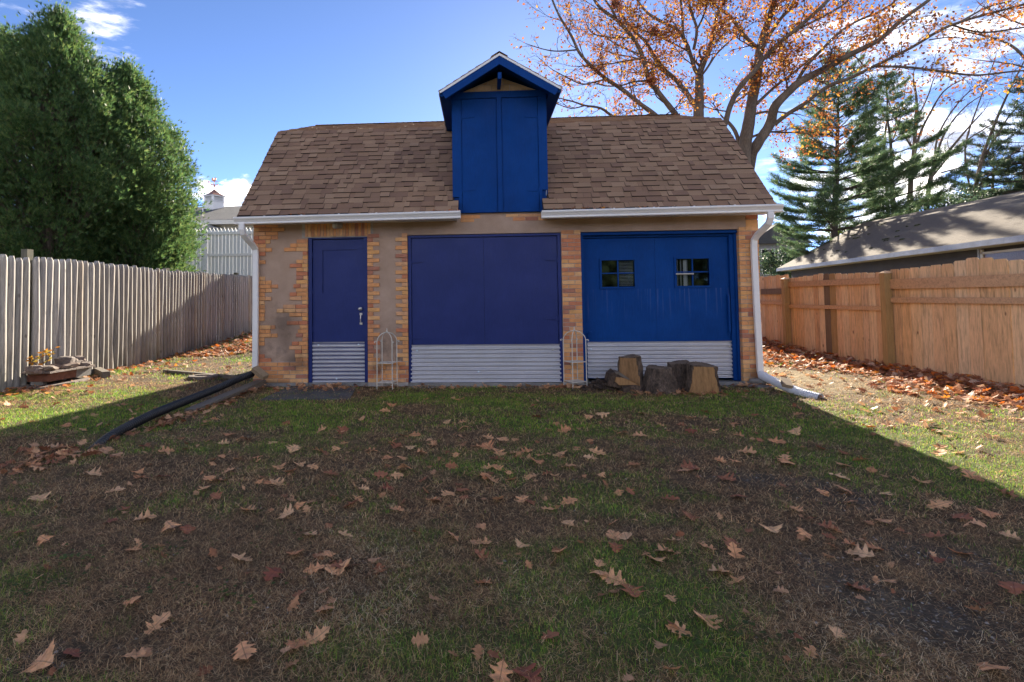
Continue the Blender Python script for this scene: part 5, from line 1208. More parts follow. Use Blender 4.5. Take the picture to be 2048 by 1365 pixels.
for x0, x1, n in ((-.75, -.3, 16), (-2.0, -1.6, 3), (1.1, 2.1, 16), (2.1, 3.0, 8), (-3.2, -2.7, 3)):
    for i in range(n): pts.append((rng.uniform(x0, x1), EY - .03 - .05 * rng.random(), 2.715 + rng.random() * .02))
litter('gutter_leaves', pts, M['litter'], 'rust-coloured leaves caught in the gutters', s0=.05, s1=.09)
# clover-like weeds
mb = MB()
for (u, v, n) in ((60, 1185, 40), (150, 1120, 50), (320, 1105, 25), (265, 1190, 14), (350, 1160, 12), (480, 1190, 30), (1320, 1120, 14), (700, 965, 12), (1420, 1300, 40), (1500, 1270, 30), (560, 1080, 20), (1050, 1270, 16), (60, 800, 60), (175, 868, 50), (1500, 812, 20), (490, 712, 70), (380, 700, 60)):
    c = gnd(u, v)
    for i in range(n):
        x = c.x + rng.gauss(0, .09 if v > 900 else .3); y = c.y + rng.gauss(0, .08 if v > 900 else .3); s = rng.uniform(.006, .014) * (1 if v > 900 else 2.2); z = g1(x, y) + rng.uniform(.012, .035); a = rng.uniform(0, 6.28)
        pp = [(x + s * math.cos(a + k * math.pi / 3), y + s * math.sin(a + k * math.pi / 3), z + .3 * s * math.sin(k * 2 + a)) for k in range(6)]
        mb.add(pp, [tuple(range(6))])
tag(mb.build('weeds', M['shrub'], kind='stuff'), 'small round-leaved green weeds among the grass', 'weeds', kind='stuff')
# ------------------------------------------------------------------ trees
def bez(pts, n):
    P_ = [Vector(p) for p in pts]; out = []
    for i in range(len(P_) - 1):
        a = P_[max(i - 1, 0)]; b = P_[i]; c = P_[i + 1]; d_ = P_[min(i + 2, len(P_) - 1)]
        for k in range(n):
            f = k / n; out.append(.5 * ((2 * b) + (c - a) * f + (2 * a - 5 * b + 4 * c - d_) * f * f + (3 * b - a - 3 * c + d_) * f ** 3))
    out.append(P_[-1]); return out
class Tree:
    def __init__(s, rnd): s.limb = MB(); s.twig = MB(); s.tips = []; s.r = rnd
    def branch(s, p, d, L, r, lvl, dens=1.0, leafy=1.0, spread=.75, up=.15):
        n = 5 if lvl < 2 else 4; pts = [p.copy()]; dd = d.normalized()
        for i in range(n):
            dd = (dd + Vector((s.r.gauss(0, .16), s.r.gauss(0, .16), s.r.gauss(0, .13) + up * .25))).normalized(); pts.append(pts[-1] + dd * (L / n))
        s.twig.tube(pts, [max(r * (1 - .75 * i / n), .0035) for i in range(n + 1)], 3 if r < .012 else 5, caps=False)
        if lvl >= 3:
            if s.r.random() < leafy:
                for q in pts[1:]: s.tips.append(q)
            return
        kids = max(2, int(L * (4.2 if lvl == 1 else 5.5) * dens))
        for k in range(kids):
            f = .2 + .8 * (k + s.r.random()) / kids; i = min(int(f * n), n - 1); q = pts[i].lerp(pts[i + 1], f * n - i)
            side = Vector((s.r.gauss(0, 1), s.r.gauss(0, 1), s.r.gauss(0, .8))).normalized()
            nd = ((pts[i + 1] - pts[i]).normalized() * 1.0 + side * spread).normalized()
            s.branch(q, nd, L * s.r.uniform(.38, .6), r * .55, lvl + 1, dens, leafy, spread, up)
    def limb_px(s, px, rp, y0, y1=None, kids=.45, leafy=1.0, klen=(1.0, 1.9), dens=1.0, start=.12):
        """limb traced through picture points, at depth running from y0 to y1; rp radii in photo pixels"""
        y1 = y0 if y1 is None else y1; n = len(px); P_ = []
        for i, (u, v) in enumerate(px): P_.append(at_y(u, v, y0 + (y1 - y0) * i / (n - 1) + (s.r.uniform(-.15, .15) if 0 < i else 0)))
        pts = bez(P_, 4); m = len(pts); rad = []
        for i, q in enumerate(pts): f = i / (m - 1); rad.append((rp[0] + (rp[1] - rp[0]) * f) * (q.y - CPOS.y) / CF * .5 * (1 + .06 * s.r.uniform(-1, 1)))
        s.limb.tube(pts, rad, 9)
        acc = 0
        for i in range(int(m * start), m - 1):
            acc += (pts[i + 1] - pts[i]).length
            while acc > kids:
                acc -= kids; t_ = (pts[i + 1] - pts[i]).normalized(); side = Vector((s.r.gauss(0, 1), s.r.gauss(0, .8), s.r.gauss(0, 1))).normalized()
                s.branch(pts[i].copy(), (t_ * .9 + side * .9), s.r.uniform(*klen) * (1 - .25 * i / m), max(rad[i] * .3, .012), 1, dens, leafy)
        s.branch(pts[-1], (pts[-1] - pts[-3]), klen[0], rad[-1] * .8, 1, dens, leafy); return pts
def leaf_cloud(name, tips, mt, par, per, s0, s1, rnd, spread=.15, droop=.3):
    n = len(tips) * per; T_ = np.repeat(np.array([tuple(t) for t in tips]), per, 0) + rnd.normal(0, spread, (n, 3)); T_[:, 2] -= .04
    a = rnd.normal(0, 1, (n, 3)); a[:, 2] -= droop; a /= np.linalg.norm(a, axis=1)[:, None]; b = np.cross(a, rnd.normal(0, 1, (n, 3))); b /= np.linalg.norm(b, axis=1)[:, None]
    s = rnd.uniform(s0, s1, n)[:, None]; c_ = np.cross(a, b) * s * .12
    V = np.stack([T_, T_ + a * s * .5 + b * s * .32 + c_, T_ + a * s, T_ + a * s * .5 - b * s * .32 + c_], 1).reshape(-1, 3); B_ = np.arange(n)[:, None] * 4
    F = np.concatenate([B_ + [0, 1, 2], B_ + [0, 2, 3]], 0); return link(name, np_mesh(name, V, F, mt), par, 'stuff')
# --- oak A: limbs fanning left over the ridge
tr = Tree(random.Random(5)); Y = 15.0
A = lambda x, y: (1040 + x / 5.25, y / 5.25)
B = lambda x, y: (1350 + x / 4.014, y / 4.014)
C7 = lambda x, y: (1020 + x / 1.992, y / 1.992)
L_ = tr.limb_px
L_([(1400, 640), (1399, 420), (1397, 239), (1398.6, 194), (1398.6, 152)], (26, 15), Y, Y, 9)
L_([(1399, 330), (1345, 262), A(1430, 1220), A(1270, 1100), A(1070, 940), A(900, 830), A(740, 690), A(620, 550), A(540, 380), A(420, 180), A(340, 0), (1090, -50)], (11, 3), Y, Y - 3)
L_([A(900, 830), A(780, 865), A(650, 885), A(500, 820), A(350, 740)], (4, 2), Y - 1.4, Y - 2, .5)
L_([A(600, 525), A(400, 540), A(250, 520), A(60, 460)], (3.5, 1.3), Y - 2.0, Y - 3, .4, .8, (.5, 1.0))
L_([(1399, 345), (1290, 262), A(1000, 1240), A(850, 1140), A(680, 1110), A(560, 1070), A(400, 1030)], (8, 2), Y, Y - 2.5, .45)
L_([A(680, 1110), A(540, 1140), A(380, 1090)], (3, 1.5), Y - 1.7, Y - 2.2, .4)
L_([(1399, 300), A(1650, 1230), A(1560, 1110), A(1450, 970), A(1350, 830), A(1310, 680), A(1240, 490), A(1120, 320), A(1000, 200), A(870, 110), A(780, 0), (1175, -40)], (12, 5), Y, Y - 1)
L_([A(1340, 850), A(1200, 860), A(1060, 900), A(900, 905), A(780, 870)], (4, 2), Y - .5, Y - 1.5)
L_([A(1270, 620), A(1130, 640), A(960, 670), A(780, 690), A(600, 700)], (4, 1.6), Y - .6, Y - 1.8)
L_([A(1250, 570), A(1100, 510), A(1000, 460), A(850, 360), A(740, 250)], (4, 1.5), Y - .6, Y + .8)
L_([A(1140, 400), A(900, 390), A(760, 350), A(700, 260)], (3.5, 1.5), Y - .7, Y - 1.5)
L_([A(1010, 190), A(960, 90), A(900, 0), (1205, -40)], (5, 3), Y - .8, Y - 1)
L_([(1399, 205), (1388.6, 209.5), (1371, 183), (1348.6, 158), (1326, 137), (1307, 110), (1289.5, 82), (1268.6, 63), (1236, 19), (1220, -20)], (11, 3.5), Y, Y + .9)
L_([A(1560, 800), A(1400, 680), A(1200, 610), A(1050, 580), A(900, 540)], (5, 2), Y + .3, Y + 1.3)
L_([(1398, 150), B(160, 560), B(120, 430), B(70, 310), B(0, 230), A(1450, 210), A(1330, 130), A(1230, 0), (1260, -40)], (9, 4), Y, Y + .8)
L_([B(120, 430), B(70, 300), B(60, 150), B(45, 0), (1358, -40)], (6, 3.5), Y + .2, Y + .5)
L_([B(120, 420), B(0, 360), A(1420, 370), A(1200, 290), A(1050, 230)], (4, 2), Y + .3, Y - .5)
L_([B(150, 400), B(175, 240), B(130, 100), B(110, 0), (1372, -40)], (6, 4), Y - .2, Y - .6)
L_([B(175, 240), B(220, 150), B(260, 20), (1420, -40)], (4, 2.5), Y - .3, Y - .9)
L_([(1398.6, 150), B(215, 560), B(260, 440), B(310, 260), B(340, 120), B(400, 0), (1460, -40)], (9, 5), Y, Y - 1)
L_([(1399, 156), B(250, 560), B(330, 440), B(420, 350), B(500, 280), B(560, 230)], (5, 2), Y, Y - .8)
oa = thing('oak_tree', 'orange-leaved oak with grey limbs fanning left above the garage ridge', 'tree')
tr.limb.build('trunk', M['bark_tree'], oa, smooth=True); tr.twig.build('twigs', M['twig'], oa, kind='stuff'); tips_a = tr.tips
# the left fringe is thinner than the crown's middle
rn = np.random.default_rng(4)
leaf_cloud('crown', [t_ for t_ in tips_a for _ in range(1 + (rn.random() < min(1, max(0, (t_.x - 4.5) / 4)))) if rn.random() < .60 + .40 * min(1, max(0, (t_.x - 3.5) / 4.5))], M['oakleaf_tree'], oa, 1, .08, .155, rn)
# --- oak B: heavy trunks beyond the right gable, limbs leaning right
tr = Tree(random.Random(9)); L_ = tr.limb_px; Y = 16.0
L_([(1486, 640), (1486, 420), B(560, 1200), B(590, 1000), B(620, 800), B(660, 600), B(680, 400), B(740, 200), B(800, 0), (1555, -50)], (28, 9), Y, Y, .6, start=.45)
L_([B(700, 390), B(760, 280), B(850, 150), B(950, 30), (1595, -40)], (8, 5), Y, Y - .8)
L_([B(650, 380), B(540, 270), B(440, 130), B(300, 30), (1405, -25)], (8, 4), Y, Y - 1.2)
L_([(1488, 345), B(500, 1100), B(430, 985), B(400, 960)], (9, 5), Y, Y + .3, 5)
L_([(1487, 560), (1480, 470), (1456, 380), (1436, 320), B(350, 1090), B(400, 1000), B(440, 860), B(520, 700), B(640, 570), B(720, 460), B(880, 310), B(1050, 170), B(1230, 0), (1670, -30)], (14, 6), Y - .2, Y - 2.2, .5, start=.4)
L_([B(900, 300), B(1000, 230), B(1140, 160), B(1350, 40), (1710, -15)], (5, 3), Y - 1.8, Y - 1)
L_([(1490, 640), (1492, 420), B(600, 1290), B(660, 1160), B(760, 1000), B(800, 860), B(900, 750), B(1000, 660), B(1150, 580), B(1300, 500), C7(1330, 230), C7(1470, 160), C7(1560, 80), C7(1670, 0), (1880, -25)], (24, 5), Y + .6, Y - 1.5, .5, start=.4)
L_([B(960, 690), B(1050, 540), B(1180, 400), B(1300, 280), B(1445, 180), (1775, 15), (1800, -10)], (7, 3), Y - .2, Y + .6)
L_([B(800, 1000), B(900, 920), B(1030, 840), B(1160, 740), B(1260, 680), B(1400, 630), C7(1440, 270), C7(1600, 190), C7(1760, 100), C7(2040, 20), (2090, -5)], (9, 4), Y + .1, Y - 3)
L_([C7(1450, 265), C7(1600, 270), C7(1750, 290), C7(1870, 300), C7(2048, 282), (2100, 150)], (5, 3), Y - 1.5, Y - 3, .4, .8)
L_([B(650, 840), B(800, 700), B(930, 600), B(1080, 480), B(1250, 330)], (6, 3), Y, Y + 1)
L_([B(630, 920), B(760, 895), B(900, 910), B(1000, 920)], (5, 2), Y + .2, Y + .8, .5)
L_([B(770, 1060), B(880, 1065), B(1050, 1070), B(1100, 1100)], (4, 2), Y + .4, Y + .4, .5)
L_([B(600, 1110), B(700, 1070), B(780, 1060)], (5, 4), Y + .2, Y + .2, 2)
L_([B(480, 830), B(600, 740), B(680, 700), B(780, 590)], (3, 1.5), Y - .3, Y + .4, .5)
L_([C7(1670, 160), C7(1750, 150), C7(1860, 158)], (2.5, 1.5), Y - 1, Y - 1, .5, .5)
L_([C7(1760, 100), C7(1880, 130), C7(2048, 110), (2090, 50)], (4, 2.5), Y - 2.2, Y - 3.2, .5, .5)
L_([C7(1800, 85), C7(1900, 30), C7(2000, 0), (2060, -30)], (4, 2.5), Y - 2.2, Y - 1.2, .5, .7)
ob = thing('oak_tree', 'orange-leaved oak with dark trunks leaning right beyond the right gable end', 'tree')
tr.limb.build('trunk', M['bark_tree'], ob, smooth=True); tr.twig.build('twigs', M['twig'], ob, kind='stuff')
leaf_cloud('crown', [t_ for t_ in tr.tips for _ in range(2 if t_.x < 13.8 or t_.z > 13 else 1) if rn.random() < 1.0 - .35 * min(1, max(0, (t_.x - 17.5) / 5.5))], M['oakleaf_tree'], ob, 1, .09, .17, rn)
n1_, n2_ = len(tips_a), len(tr.tips); print('oak tips', n1_, n2_)
for (u, v, y) in ((1308, 62, 14.7), (1304, 158, 14.3), (1232, 8, 14.1)):      # leaf nests in the left oak
    c = at_y(u, v, y); m = [Vector((c.x + rng.gauss(0, .10), c.y + rng.gauss(0, .10), c.z + rng.gauss(0, .08))) for _ in range(80)]
    o = leaf_cloud('leaf_nest', m, M['leaf_rust'], None, 2, .08, .16, rn, .03)
    tag(o, {1308: 'clump of dead leaves forming a squirrel nest high in the left oak', 1304: 'dark squirrel nest on the thick limb low in the left oak', 1232: 'small squirrel nest near the top of the left oak'}[u], 'nest')
    del o['kind']

# --- conifers
def needles(pts, dirs, per, L0, L1, w, rnd, spread):
    n = len(pts) * per; P_ = np.repeat(np.array(pts), per, 0) + rnd.normal(0, spread, (n, 3)); D = np.repeat(np.array(dirs), per, 0) + rnd.normal(0, .65, (n, 3)); D /= np.linalg.norm(D, axis=1)[:, None]
    S_ = np.cross(D, rnd.normal(0, 1, (n, 3))); S_ /= np.linalg.norm(S_, axis=1)[:, None]; L = rnd.uniform(L0, L1, n)[:, None]
    V = np.stack([P_ - S_ * w, P_ + S_ * w, P_ + D * L], 1).reshape(-1, 3); return V, (np.arange(n * 3).reshape(-1, 3))
def pine(base, top, h0, rmax, seed, label, mt='pine', whorl=.38, per=26, droop=.0, asym=None, dens=1.0, leader=True, nl=(.10, .24), nw=.012):
    r_ = random.Random(seed); rnd = np.random.default_rng(seed); t_ = thing('pine_tree' if mt == 'pine' else 'hemlock_tree', label, 'tree', 'evergreens beyond the right fence')
    base, top = Vector(base), Vector(top); H = (top - base).length; m = MB(); pts = [base.lerp(top, f) + Vector((r_.gauss(0, .03), r_.gauss(0, .03), 0)) for f in np.linspace(0, 1, 12)]
    m.tube(pts, [max(.19 * H / 12 * (1 - f) ** .9, .012) for f in np.linspace(0, 1, 12)], 8)
    NP, ND = [], []; z = h0; bm_ = MB()
    while z < H - .15:
        f = (z - h0) / (H - h0); R_ = rmax * (1 - f) ** .75 * (.55 + .45 * min(1, f * 5)) + .15
        k = r_.randint(4, 6); a0 = r_.uniform(0, 6.28)
        for j in range(k):
            if r_.random() > dens: continue
            a = a0 + 6.283 * j / k + r_.uniform(-.3, .3); L = R_ * r_.uniform(.65, 1.15)
            if asym: L *= 1 + asym * math.cos(a)
            p = base.lerp(top, z / H); d_ = Vector((math.cos(a), math.sin(a), .12 + .5 * f - droop)); q = [p]; ns = 6
            for s in range(ns): d_ = (d_.normalized() + Vector((r_.gauss(0, .06), r_.gauss(0, .06), -.05 + .045 * s))).normalized(); q.append(q[-1] + d_ * L / ns)
            bm_.tube(q, [max(.030 * L / 2 * (1 - s / ns) + .005, .006) for s in range(ns + 1)], 4, caps=False)
            nt = max(4, int(L * 8))
            for s in range(nt):
                g_ = .25 + .75 * (s + r_.random()) / nt; i = min(int(g_ * ns), ns - 1); c = q[i].lerp(q[i + 1], g_ * ns - i); sd = (q[i + 1] - q[i]).normalized(); lat = Vector((-sd.y, sd.x, 0)) * r_.choice((-1, 1)); TL = L * .34 * (1.15 - g_) + .12
                dd = (sd * .8 + lat * r_.uniform(.4, 1) + Vector((0, 0, r_.uniform(-.15, .2) - droop * .5))).normalized(); e = c + dd * TL; bm_.tube([c, e], [.006, .003], 3, caps=False)
                for w in np.linspace(.25, 1, max(2, int(TL / .13))): NP.append(tuple(c.lerp(e, w))); ND.append(tuple(dd + Vector((0, 0, .25))))
        z += whorl * r_.uniform(.75, 1.25)
    o = m.build('trunk', M['bark_pine'], t_, smooth=True); bm_.build('branches', M['bark_pine'], t_)
    V, F = needles(NP, ND, per, *nl, nw, rnd, .055); link('foliage', np_mesh('foliage', V, F, M[mt]), t_, 'stuff'); print(label[:20], len(F)); return t_
def px_tree(ub, ut, vt, y, **k):
    b = at_y(ub, 420, y); t_ = at_y(ut, vt, y); b.z = g1(b.x, b.y) - .1; return b, t_
b, t_ = px_tree(1652, 1682, 95, 20); pine(b, t_, 3.0, 4.1, 3, 'tall white pine with a dark straight trunk just right of the garage', per=22, asym=.08, dens=.92, whorl=.44, nl=(.09, .20), nw=.011)
b, t_ = px_tree(1792, 1772, 150, 24); pine(b, t_, 4.2, 3.6, 8, 'second pine with layered branches behind the neighbouring roof', per=22, dens=.8, whorl=.55, asym=.25, nl=(.10, .22), nw=.013)
b, t_ = px_tree(2040, 2050, 150, 27); pine(b, t_, 4.5, 3.8, 12, 'dark hemlock at the right edge of the view behind the roof', 'hemlock', per=14, dens=.8, whorl=.6, droop=.12, nl=(.12, .26), nw=.016)
b, t_ = px_tree(1975, 1985, 240, 30); pine(b, t_, 4.8, 3.0, 15, 'shorter hemlock left of the one at the right edge', 'hemlock', per=13, dens=.75, whorl=.65, droop=.12, nl=(.12, .26), nw=.018)
b, t_ = px_tree(2110, 2120, 60, 29); pine(b, t_, 5, 4.0, 17, 'tall hemlock at the far right beyond the frame edge', 'hemlock', per=11, dens=.75, whorl=.7, droop=.12, nl=(.12, .26), nw=.018)
# low bushes peeping over the roof
def bush(u, v, y, w, h, seed, mt, label, n=700, s=(.10, .2)):
    rnd = np.random.default_rng(seed); c = at_y(u, v, y); o_ = thing('bush', label, 'bush'); z0 = g1(c.x, c.y)
    k = 14; cs = np.stack([c.x + rnd.normal(0, w * .42, k), c.y + rnd.normal(0, w * .3, k), c.z - h * rnd.uniform(.1, 1, k)], 1); tips = cs[rnd.integers(0, k, n)] + rnd.normal(0, w * .16, (n, 3))
    m = MB()
    for q in cs: m.tube([(c.x, c.y, z0), tuple((np.array([c.x, c.y, z0]) + q) / 2 + rnd.normal(0, .1, 3)), tuple(q)], [.05, .03, .012], 5, caps=False)
    m.build('stem', M['bark_pine'], o_); leaf_cloud('foliage', [tuple(p) for p in tips], M[mt], o_, 4, *s, rnd, .10, .0); return o_
bush(1800, 418, 26, 1.6, 2.2, 31, 'shrub', 'yellow-green bush showing over the neighbouring roof')
bush(1880, 405, 27, 1.8, 2.0, 33, 'shrub', 'olive green bush right of the yellow-green one above the roof')
bush(1700, 452, 25, 1.5, 1.6, 35, 'shrub', 'green bush at the left end of the neighbouring roof ridge')
bush(1560, 500, 30, 2.2, 3.0, 36, 'hemlock', 'dark green bush before the far house with the white windows', 1200)
bush(1930, 395, 26, 2.2, 1.5, 37, 'hemlock', 'dark evergreen bush low above the neighbouring roof at the right', 1000)
# --- bare trees
def bare(px, rp, y, seed, label, subs, leafy=0.0, tint='twig_grey', klen=(.9, 1.8), kids=.42, name='bare_tree'):
    tr = Tree(random.Random(seed)); tr.limb_px(px, rp, y, y, kids * 1.4, leafy, klen, .8, .35)
    for q, rr in subs: tr.limb_px(q, rr, y, y + tr.r.uniform(-.6, .6), kids, leafy, klen, .8)
    o_ = thing(name, label, 'tree'); tr.limb.build('trunk', M['bark_tree'], o_, smooth=True); tr.twig.build('twigs', M[tint], o_, kind='stuff')
    if tr.tips and leafy: leaf_cloud('leaves', tr.tips, M['oakleaf_tree'], o_, 1, .14, .24, np.random.default_rng(seed))
    return o_
Z6 = lambda x, y: (1480 + x / 3.102, 120 + y / 3.102)
bare([(1815, 520), Z6(1060, 740), Z6(1075, 600), Z6(1090, 400), Z6(1095, 250), Z6(1075, 120)], (10, 3), 26, 41, 'slim bare tree with a few orange leaves between the two pines and the right edge',
     [([Z6(1060, 700), Z6(1110, 480), Z6(1180, 330), Z6(1260, 200), Z6(1360, 130)], (5, 2)), ([Z6(1075, 560), Z6(980, 400), Z6(920, 250), Z6(900, 130)], (4, 1.5)), ([Z6(1090, 380), Z6(1160, 240), Z6(1200, 120)], (3, 1.5)), ([Z6(1065, 650), Z6(950, 600), Z6(860, 640)], (3, 1.5))], .22)
bare([(1850, 520), Z6(1170, 800), Z6(1215, 660), Z6(1300, 560), Z6(1400, 440), Z6(1500, 330)], (9, 2), 27, 43, 'bare grey tree leaning right with long parallel branches',
     [([Z6(1180, 780), Z6(1230, 560), Z6(1290, 420), Z6(1400, 290), Z6(1500, 220)], (5, 1.5)), ([Z6(1190, 730), Z6(1330, 560), Z6(1450, 470), Z6(1600, 380)], (4, 1.5)), ([Z6(1210, 680), Z6(1220, 500), Z6(1300, 340), Z6(1420, 200), Z6(1560, 120)], (4, 1.5)), ([Z6(1250, 700), Z6(1400, 660), Z6(1560, 620)], (3, 1.2))])
bare([(1930, 520), (1950, 380), (1970, 300), (2010, 200), (2060, 100)], (9, 2), 28, 47, 'bare tree with fine purple-grey twigs behind the hemlocks at the right edge',
     [([(1945, 400), (1930, 300), (1960, 200), (1990, 120)], (4, 1.5)), ([(1950, 380), (2000, 330), (2060, 280)], (4, 1.5)), ([(1960, 330), (2020, 230), (2070, 190)], (4, 1.5))])
bare([(1780, 520), (1775, 400), (1768, 300), (1775, 220), (1770, 150)], (6, 2), 27, 49, 'thin bare tree with orange leaves behind the second pine', [([(1775, 380), (1740, 280), (1730, 200)], (3, 1.2)), ([(1770, 320), (1800, 240), (1810, 180)], (3, 1.2))], .3)
bare([(2110, 200), (2060, 130), (2020, 90), (1960, 70), (1900, 60)], (7, 2), 24, 53, 'bare branches reaching in from beyond the upper right corner', [([(2080, 60), (2020, 40), (1960, 10)], (4, 1.5)), ([(2090, 150), (2030, 130), (1950, 120)], (4, 1.5))], .12)
bare([(352, 520), (356, 440), (366, 410), (376, 390)], (3, 1), 30, 57, 'small bare tree beside the cupola roof at the left', [([(358, 430), (370, 410), (388, 402)], (1.5, .8)), ([(356, 440), (362, 415), (360, 392)], (1.5, .8))], 0, klen=(.3, .7), kids=.3)
bare([(176, 900), (181, 470), (190, 380)], (5, 3), 7.5, 58, 'bare stem inside the dark gap between the left evergreens', [], 0)

# --- arborvitae
def arborvitae(cx, cy, ztop, rmax, zmax, seed, label, n=700, per=62):
    """flame-shaped crown of upright flat sprays grouped in clumps"""
    r_ = random.Random(seed); rnd = np.random.default_rng(seed); t_ = thing('arborvitae_tree', label, 'tree', 'arborvitae trees behind the grey stockade fence')
    z0 = g1(cx, cy); m = MB(); H = ztop - z0
    for k in range(4):
        a = r_.uniform(0, 6.28); rr = rmax * r_.uniform(.05, .3); m.tube([(cx + .1 * math.cos(a), cy + .1 * math.sin(a), z0 - .1), (cx + rr * math.cos(a), cy + rr * math.sin(a), z0 + H * .4), (cx + rr * .6 * math.cos(a), cy + rr * .6 * math.sin(a), z0 + H * .88)], [.12, .07, .015], 7)
    C_ = []
    for i in range(n):
        f = 1 - (1 - rnd.random()) ** .75 if rnd.random() < .8 else rnd.random(); z = z0 + .25 + f * (H - .25)
        if z < zmax: prof = .80 + .20 * (z - z0) / (zmax - z0)
        else: prof = max(0, 1 - ((z - zmax) / (ztop - zmax)) ** 1.9) ** .95
        a = rnd.uniform(0, 2 * np.pi); lum = 1 + .34 * (mnoise.noise(Vector((math.cos(a) * 1.6, math.sin(a) * 1.6, z * .75 + seed)))) + .16 * mnoise.noise(Vector((math.cos(a) * 4, math.sin(a) * 4, z * 2 + seed)))
        R_ = rmax * prof * lum; dpt = 1 - .55 * rnd.random() ** 2.2; C_.append((cx + math.cos(a) * R_ * dpt, cy + math.sin(a) * R_ * dpt, z, a, .11 + .13 * rnd.random(), dpt))
        m.tube([(cx + .1 * math.cos(a), cy + .1 * math.sin(a), max(z - .55 - R_ * .4, z0)), (cx + math.cos(a) * R_ * dpt * .93, cy + math.sin(a) * R_ * dpt * .93, z - .05)], [.016, .006], 3, caps=False)
    C_ = np.array(C_); N = len(C_) * per; Q = np.repeat(C_, per, 0); off = rnd.normal(0, 1, (N, 3)); off *= Q[:, 4][:, None] * np.array([.80, .80, 1.05])
    P_ = Q[:, :3] + off; out = np.stack([np.cos(Q[:, 3]), np.sin(Q[:, 3]), np.zeros(N)], 1)
    D = out * .55 + np.array([0, 0, .75]) + off * 1.6 + rnd.normal(0, .38, (N, 3)); D /= np.linalg.norm(D, axis=1)[:, None]
    S_ = np.cross(D, out + rnd.normal(0, .8, (N, 3))); S_ /= np.linalg.norm(S_, axis=1)[:, None]; L = rnd.uniform(.08, .19, N)[:, None]; w = .0135
    tri = []
    for sp_a, l in ((0, 1.0), (.55, .72), (-.55, .72)):
        d2 = D * math.cos(sp_a) + S_ * math.sin(sp_a); s2 = S_ * math.cos(sp_a) - D * math.sin(sp_a); b0 = P_ + (D * L * .18 if sp_a else 0)
        tri += [b0 - s2 * w, b0 + s2 * w, b0 + d2 * L * l]
    V = np.stack(tri, 1).reshape(-1, 3); F = np.arange(N * 9).reshape(-1, 3)
    m.build('trunk', M['bark_tree'], t_); link('crown', np_mesh('crown', V, F, M['arb']), t_, 'stuff'); print('arb', len(F)); return t_
a1 = at_y(118, 45, 5.2); a2 = at_y(250, 150, 6.6); a0 = at_y(5, 70, 5.6)
arborvitae(a1.x, 5.2, a1.z + .1, 2.25, 4.0, 71, 'tallest arborvitae, with the highest pointed top', 1700, 42)
arborvitae(a2.x, 6.6, a2.z + .1, 1.85, 4.3, 72, 'arborvitae with a rounded shoulder, nearest the cupola roof', 1600, 42)
arborvitae(a0.x, 5.6, a0.z, 1.9, 4.0, 73, 'arborvitae cut off by the left edge of the view', 700, 55)
b_ = at_y(285, 400, 6.0); arborvitae(b_.x + .12, 5.5, b_.z + .45, .95, 2.6, 74, 'small light green arborvitae low in front of the rounded one', 300, 60)

# ------------------------------------------------------------------ left neighbour with cupola
nh = thing('cupola_house', 'long low white house with a grey roof and a copper-topped cupola, beyond the white fence', 'house')
Ye, Yr = 26.0, 31.0; ze = at_y(440, 440, Ye).z; zr = at_y(440, 413.5, Yr).z; xa, xb = -24.5, -4
mb = MB(); mb.hexa([(xa, Ye, ze - .12), (xb, Ye, ze - .12), (xb, Yr, zr - .12), (xa, Yr, zr - .12)], [(xa, Ye, ze), (xb, Ye, ze), (xb, Yr, zr), (xa, Yr, zr)])
mb.hexa([(xa, Yr, zr - .12), (xb, Yr, zr - .12), (xb, 2 * Yr - Ye, ze - .12), (xa, 2 * Yr - Ye, ze - .12)], [(xa, Yr, zr), (xb, Yr, zr), (xb, 2 * Yr - Ye, ze), (xa, 2 * Yr - Ye, ze)]); mb.build('roof', M['grey_roof'], nh)
mb = MB(); mb.box(-18.3, xb, Ye - .02, Ye + .06, ze - .28, ze - .02); mb.build('gutter_fascia', M['creamtrim'], nh)
mb = MB(); mb.box(xa + .5, xb - .5, Ye + .9, 2 * Yr - Ye - .9, 0, ze - .1); mb.build('wall', M['creamtrim'], nh)
gx0, gx1 = at_y(338, 440, 24).x, at_y(404, 440, 24).x; gz_ = lambda u, v: at_y(u, v, 24).z
mb = MB(); mb.prism([(gx0 - 1.5, 0), (gx1, 0), (gx1, gz_(402, 447)), (at_y(352, 430, 24).x, gz_(352, 431)), (gx0 - 1.5, gz_(352, 431))], lambda a, b, d_: (a, d_, b), 24.0, 26.5); mb.build('wall', M['greysiding'], nh)
pa, pb = at_y(354, 432, 23.9), at_y(406, 449, 23.9); mb = MB(); ax = (pb - pa) / 2; mb.obox((pa + pb) / 2, ax * 1.03, (0, .1, 0), (0.02, 0, .06)); mb.build('rake_board', M['whitetrim'], nh)
for (u, v, w, h) in ((376, 450, .28, .5), (349, 438, .26, .34), (350, 446, .2, .2)):
    c = at_y(u, v, 23.96); mb = MB(); mb.box(c.x - w / 2, c.x + w / 2, 23.9, 23.99, c.z - h / 2, c.z + h / 2); o = mb.build('window' if w > .25 and u > 360 else 'meter_box', M['whitetrim'], nh)
mb = MB(); c = at_y(342, 448, 23.9); mb.box(c.x - .03, c.x + .03, 23.9, 23.95, 2, c.z + .6); mb.build('conduit', M['whitetrim'], nh)
cu = bpy.data.objects.new('cupola', None); COL.objects.link(cu); cu.parent = nh
yc = 30.4; def_ = lambda u, v: at_y(u, v, yc); c0 = def_(428, 417); hwc = (def_(445, 400).x - def_(412, 400).x) / 2; cxx = (def_(445, 400).x + def_(412, 400).x) / 2
zb, z1_, z2_, z3_ = def_(428, 421).z, def_(428, 405).z, def_(428, 394).z, def_(428, 379.5).z
rotc = R(-28); 
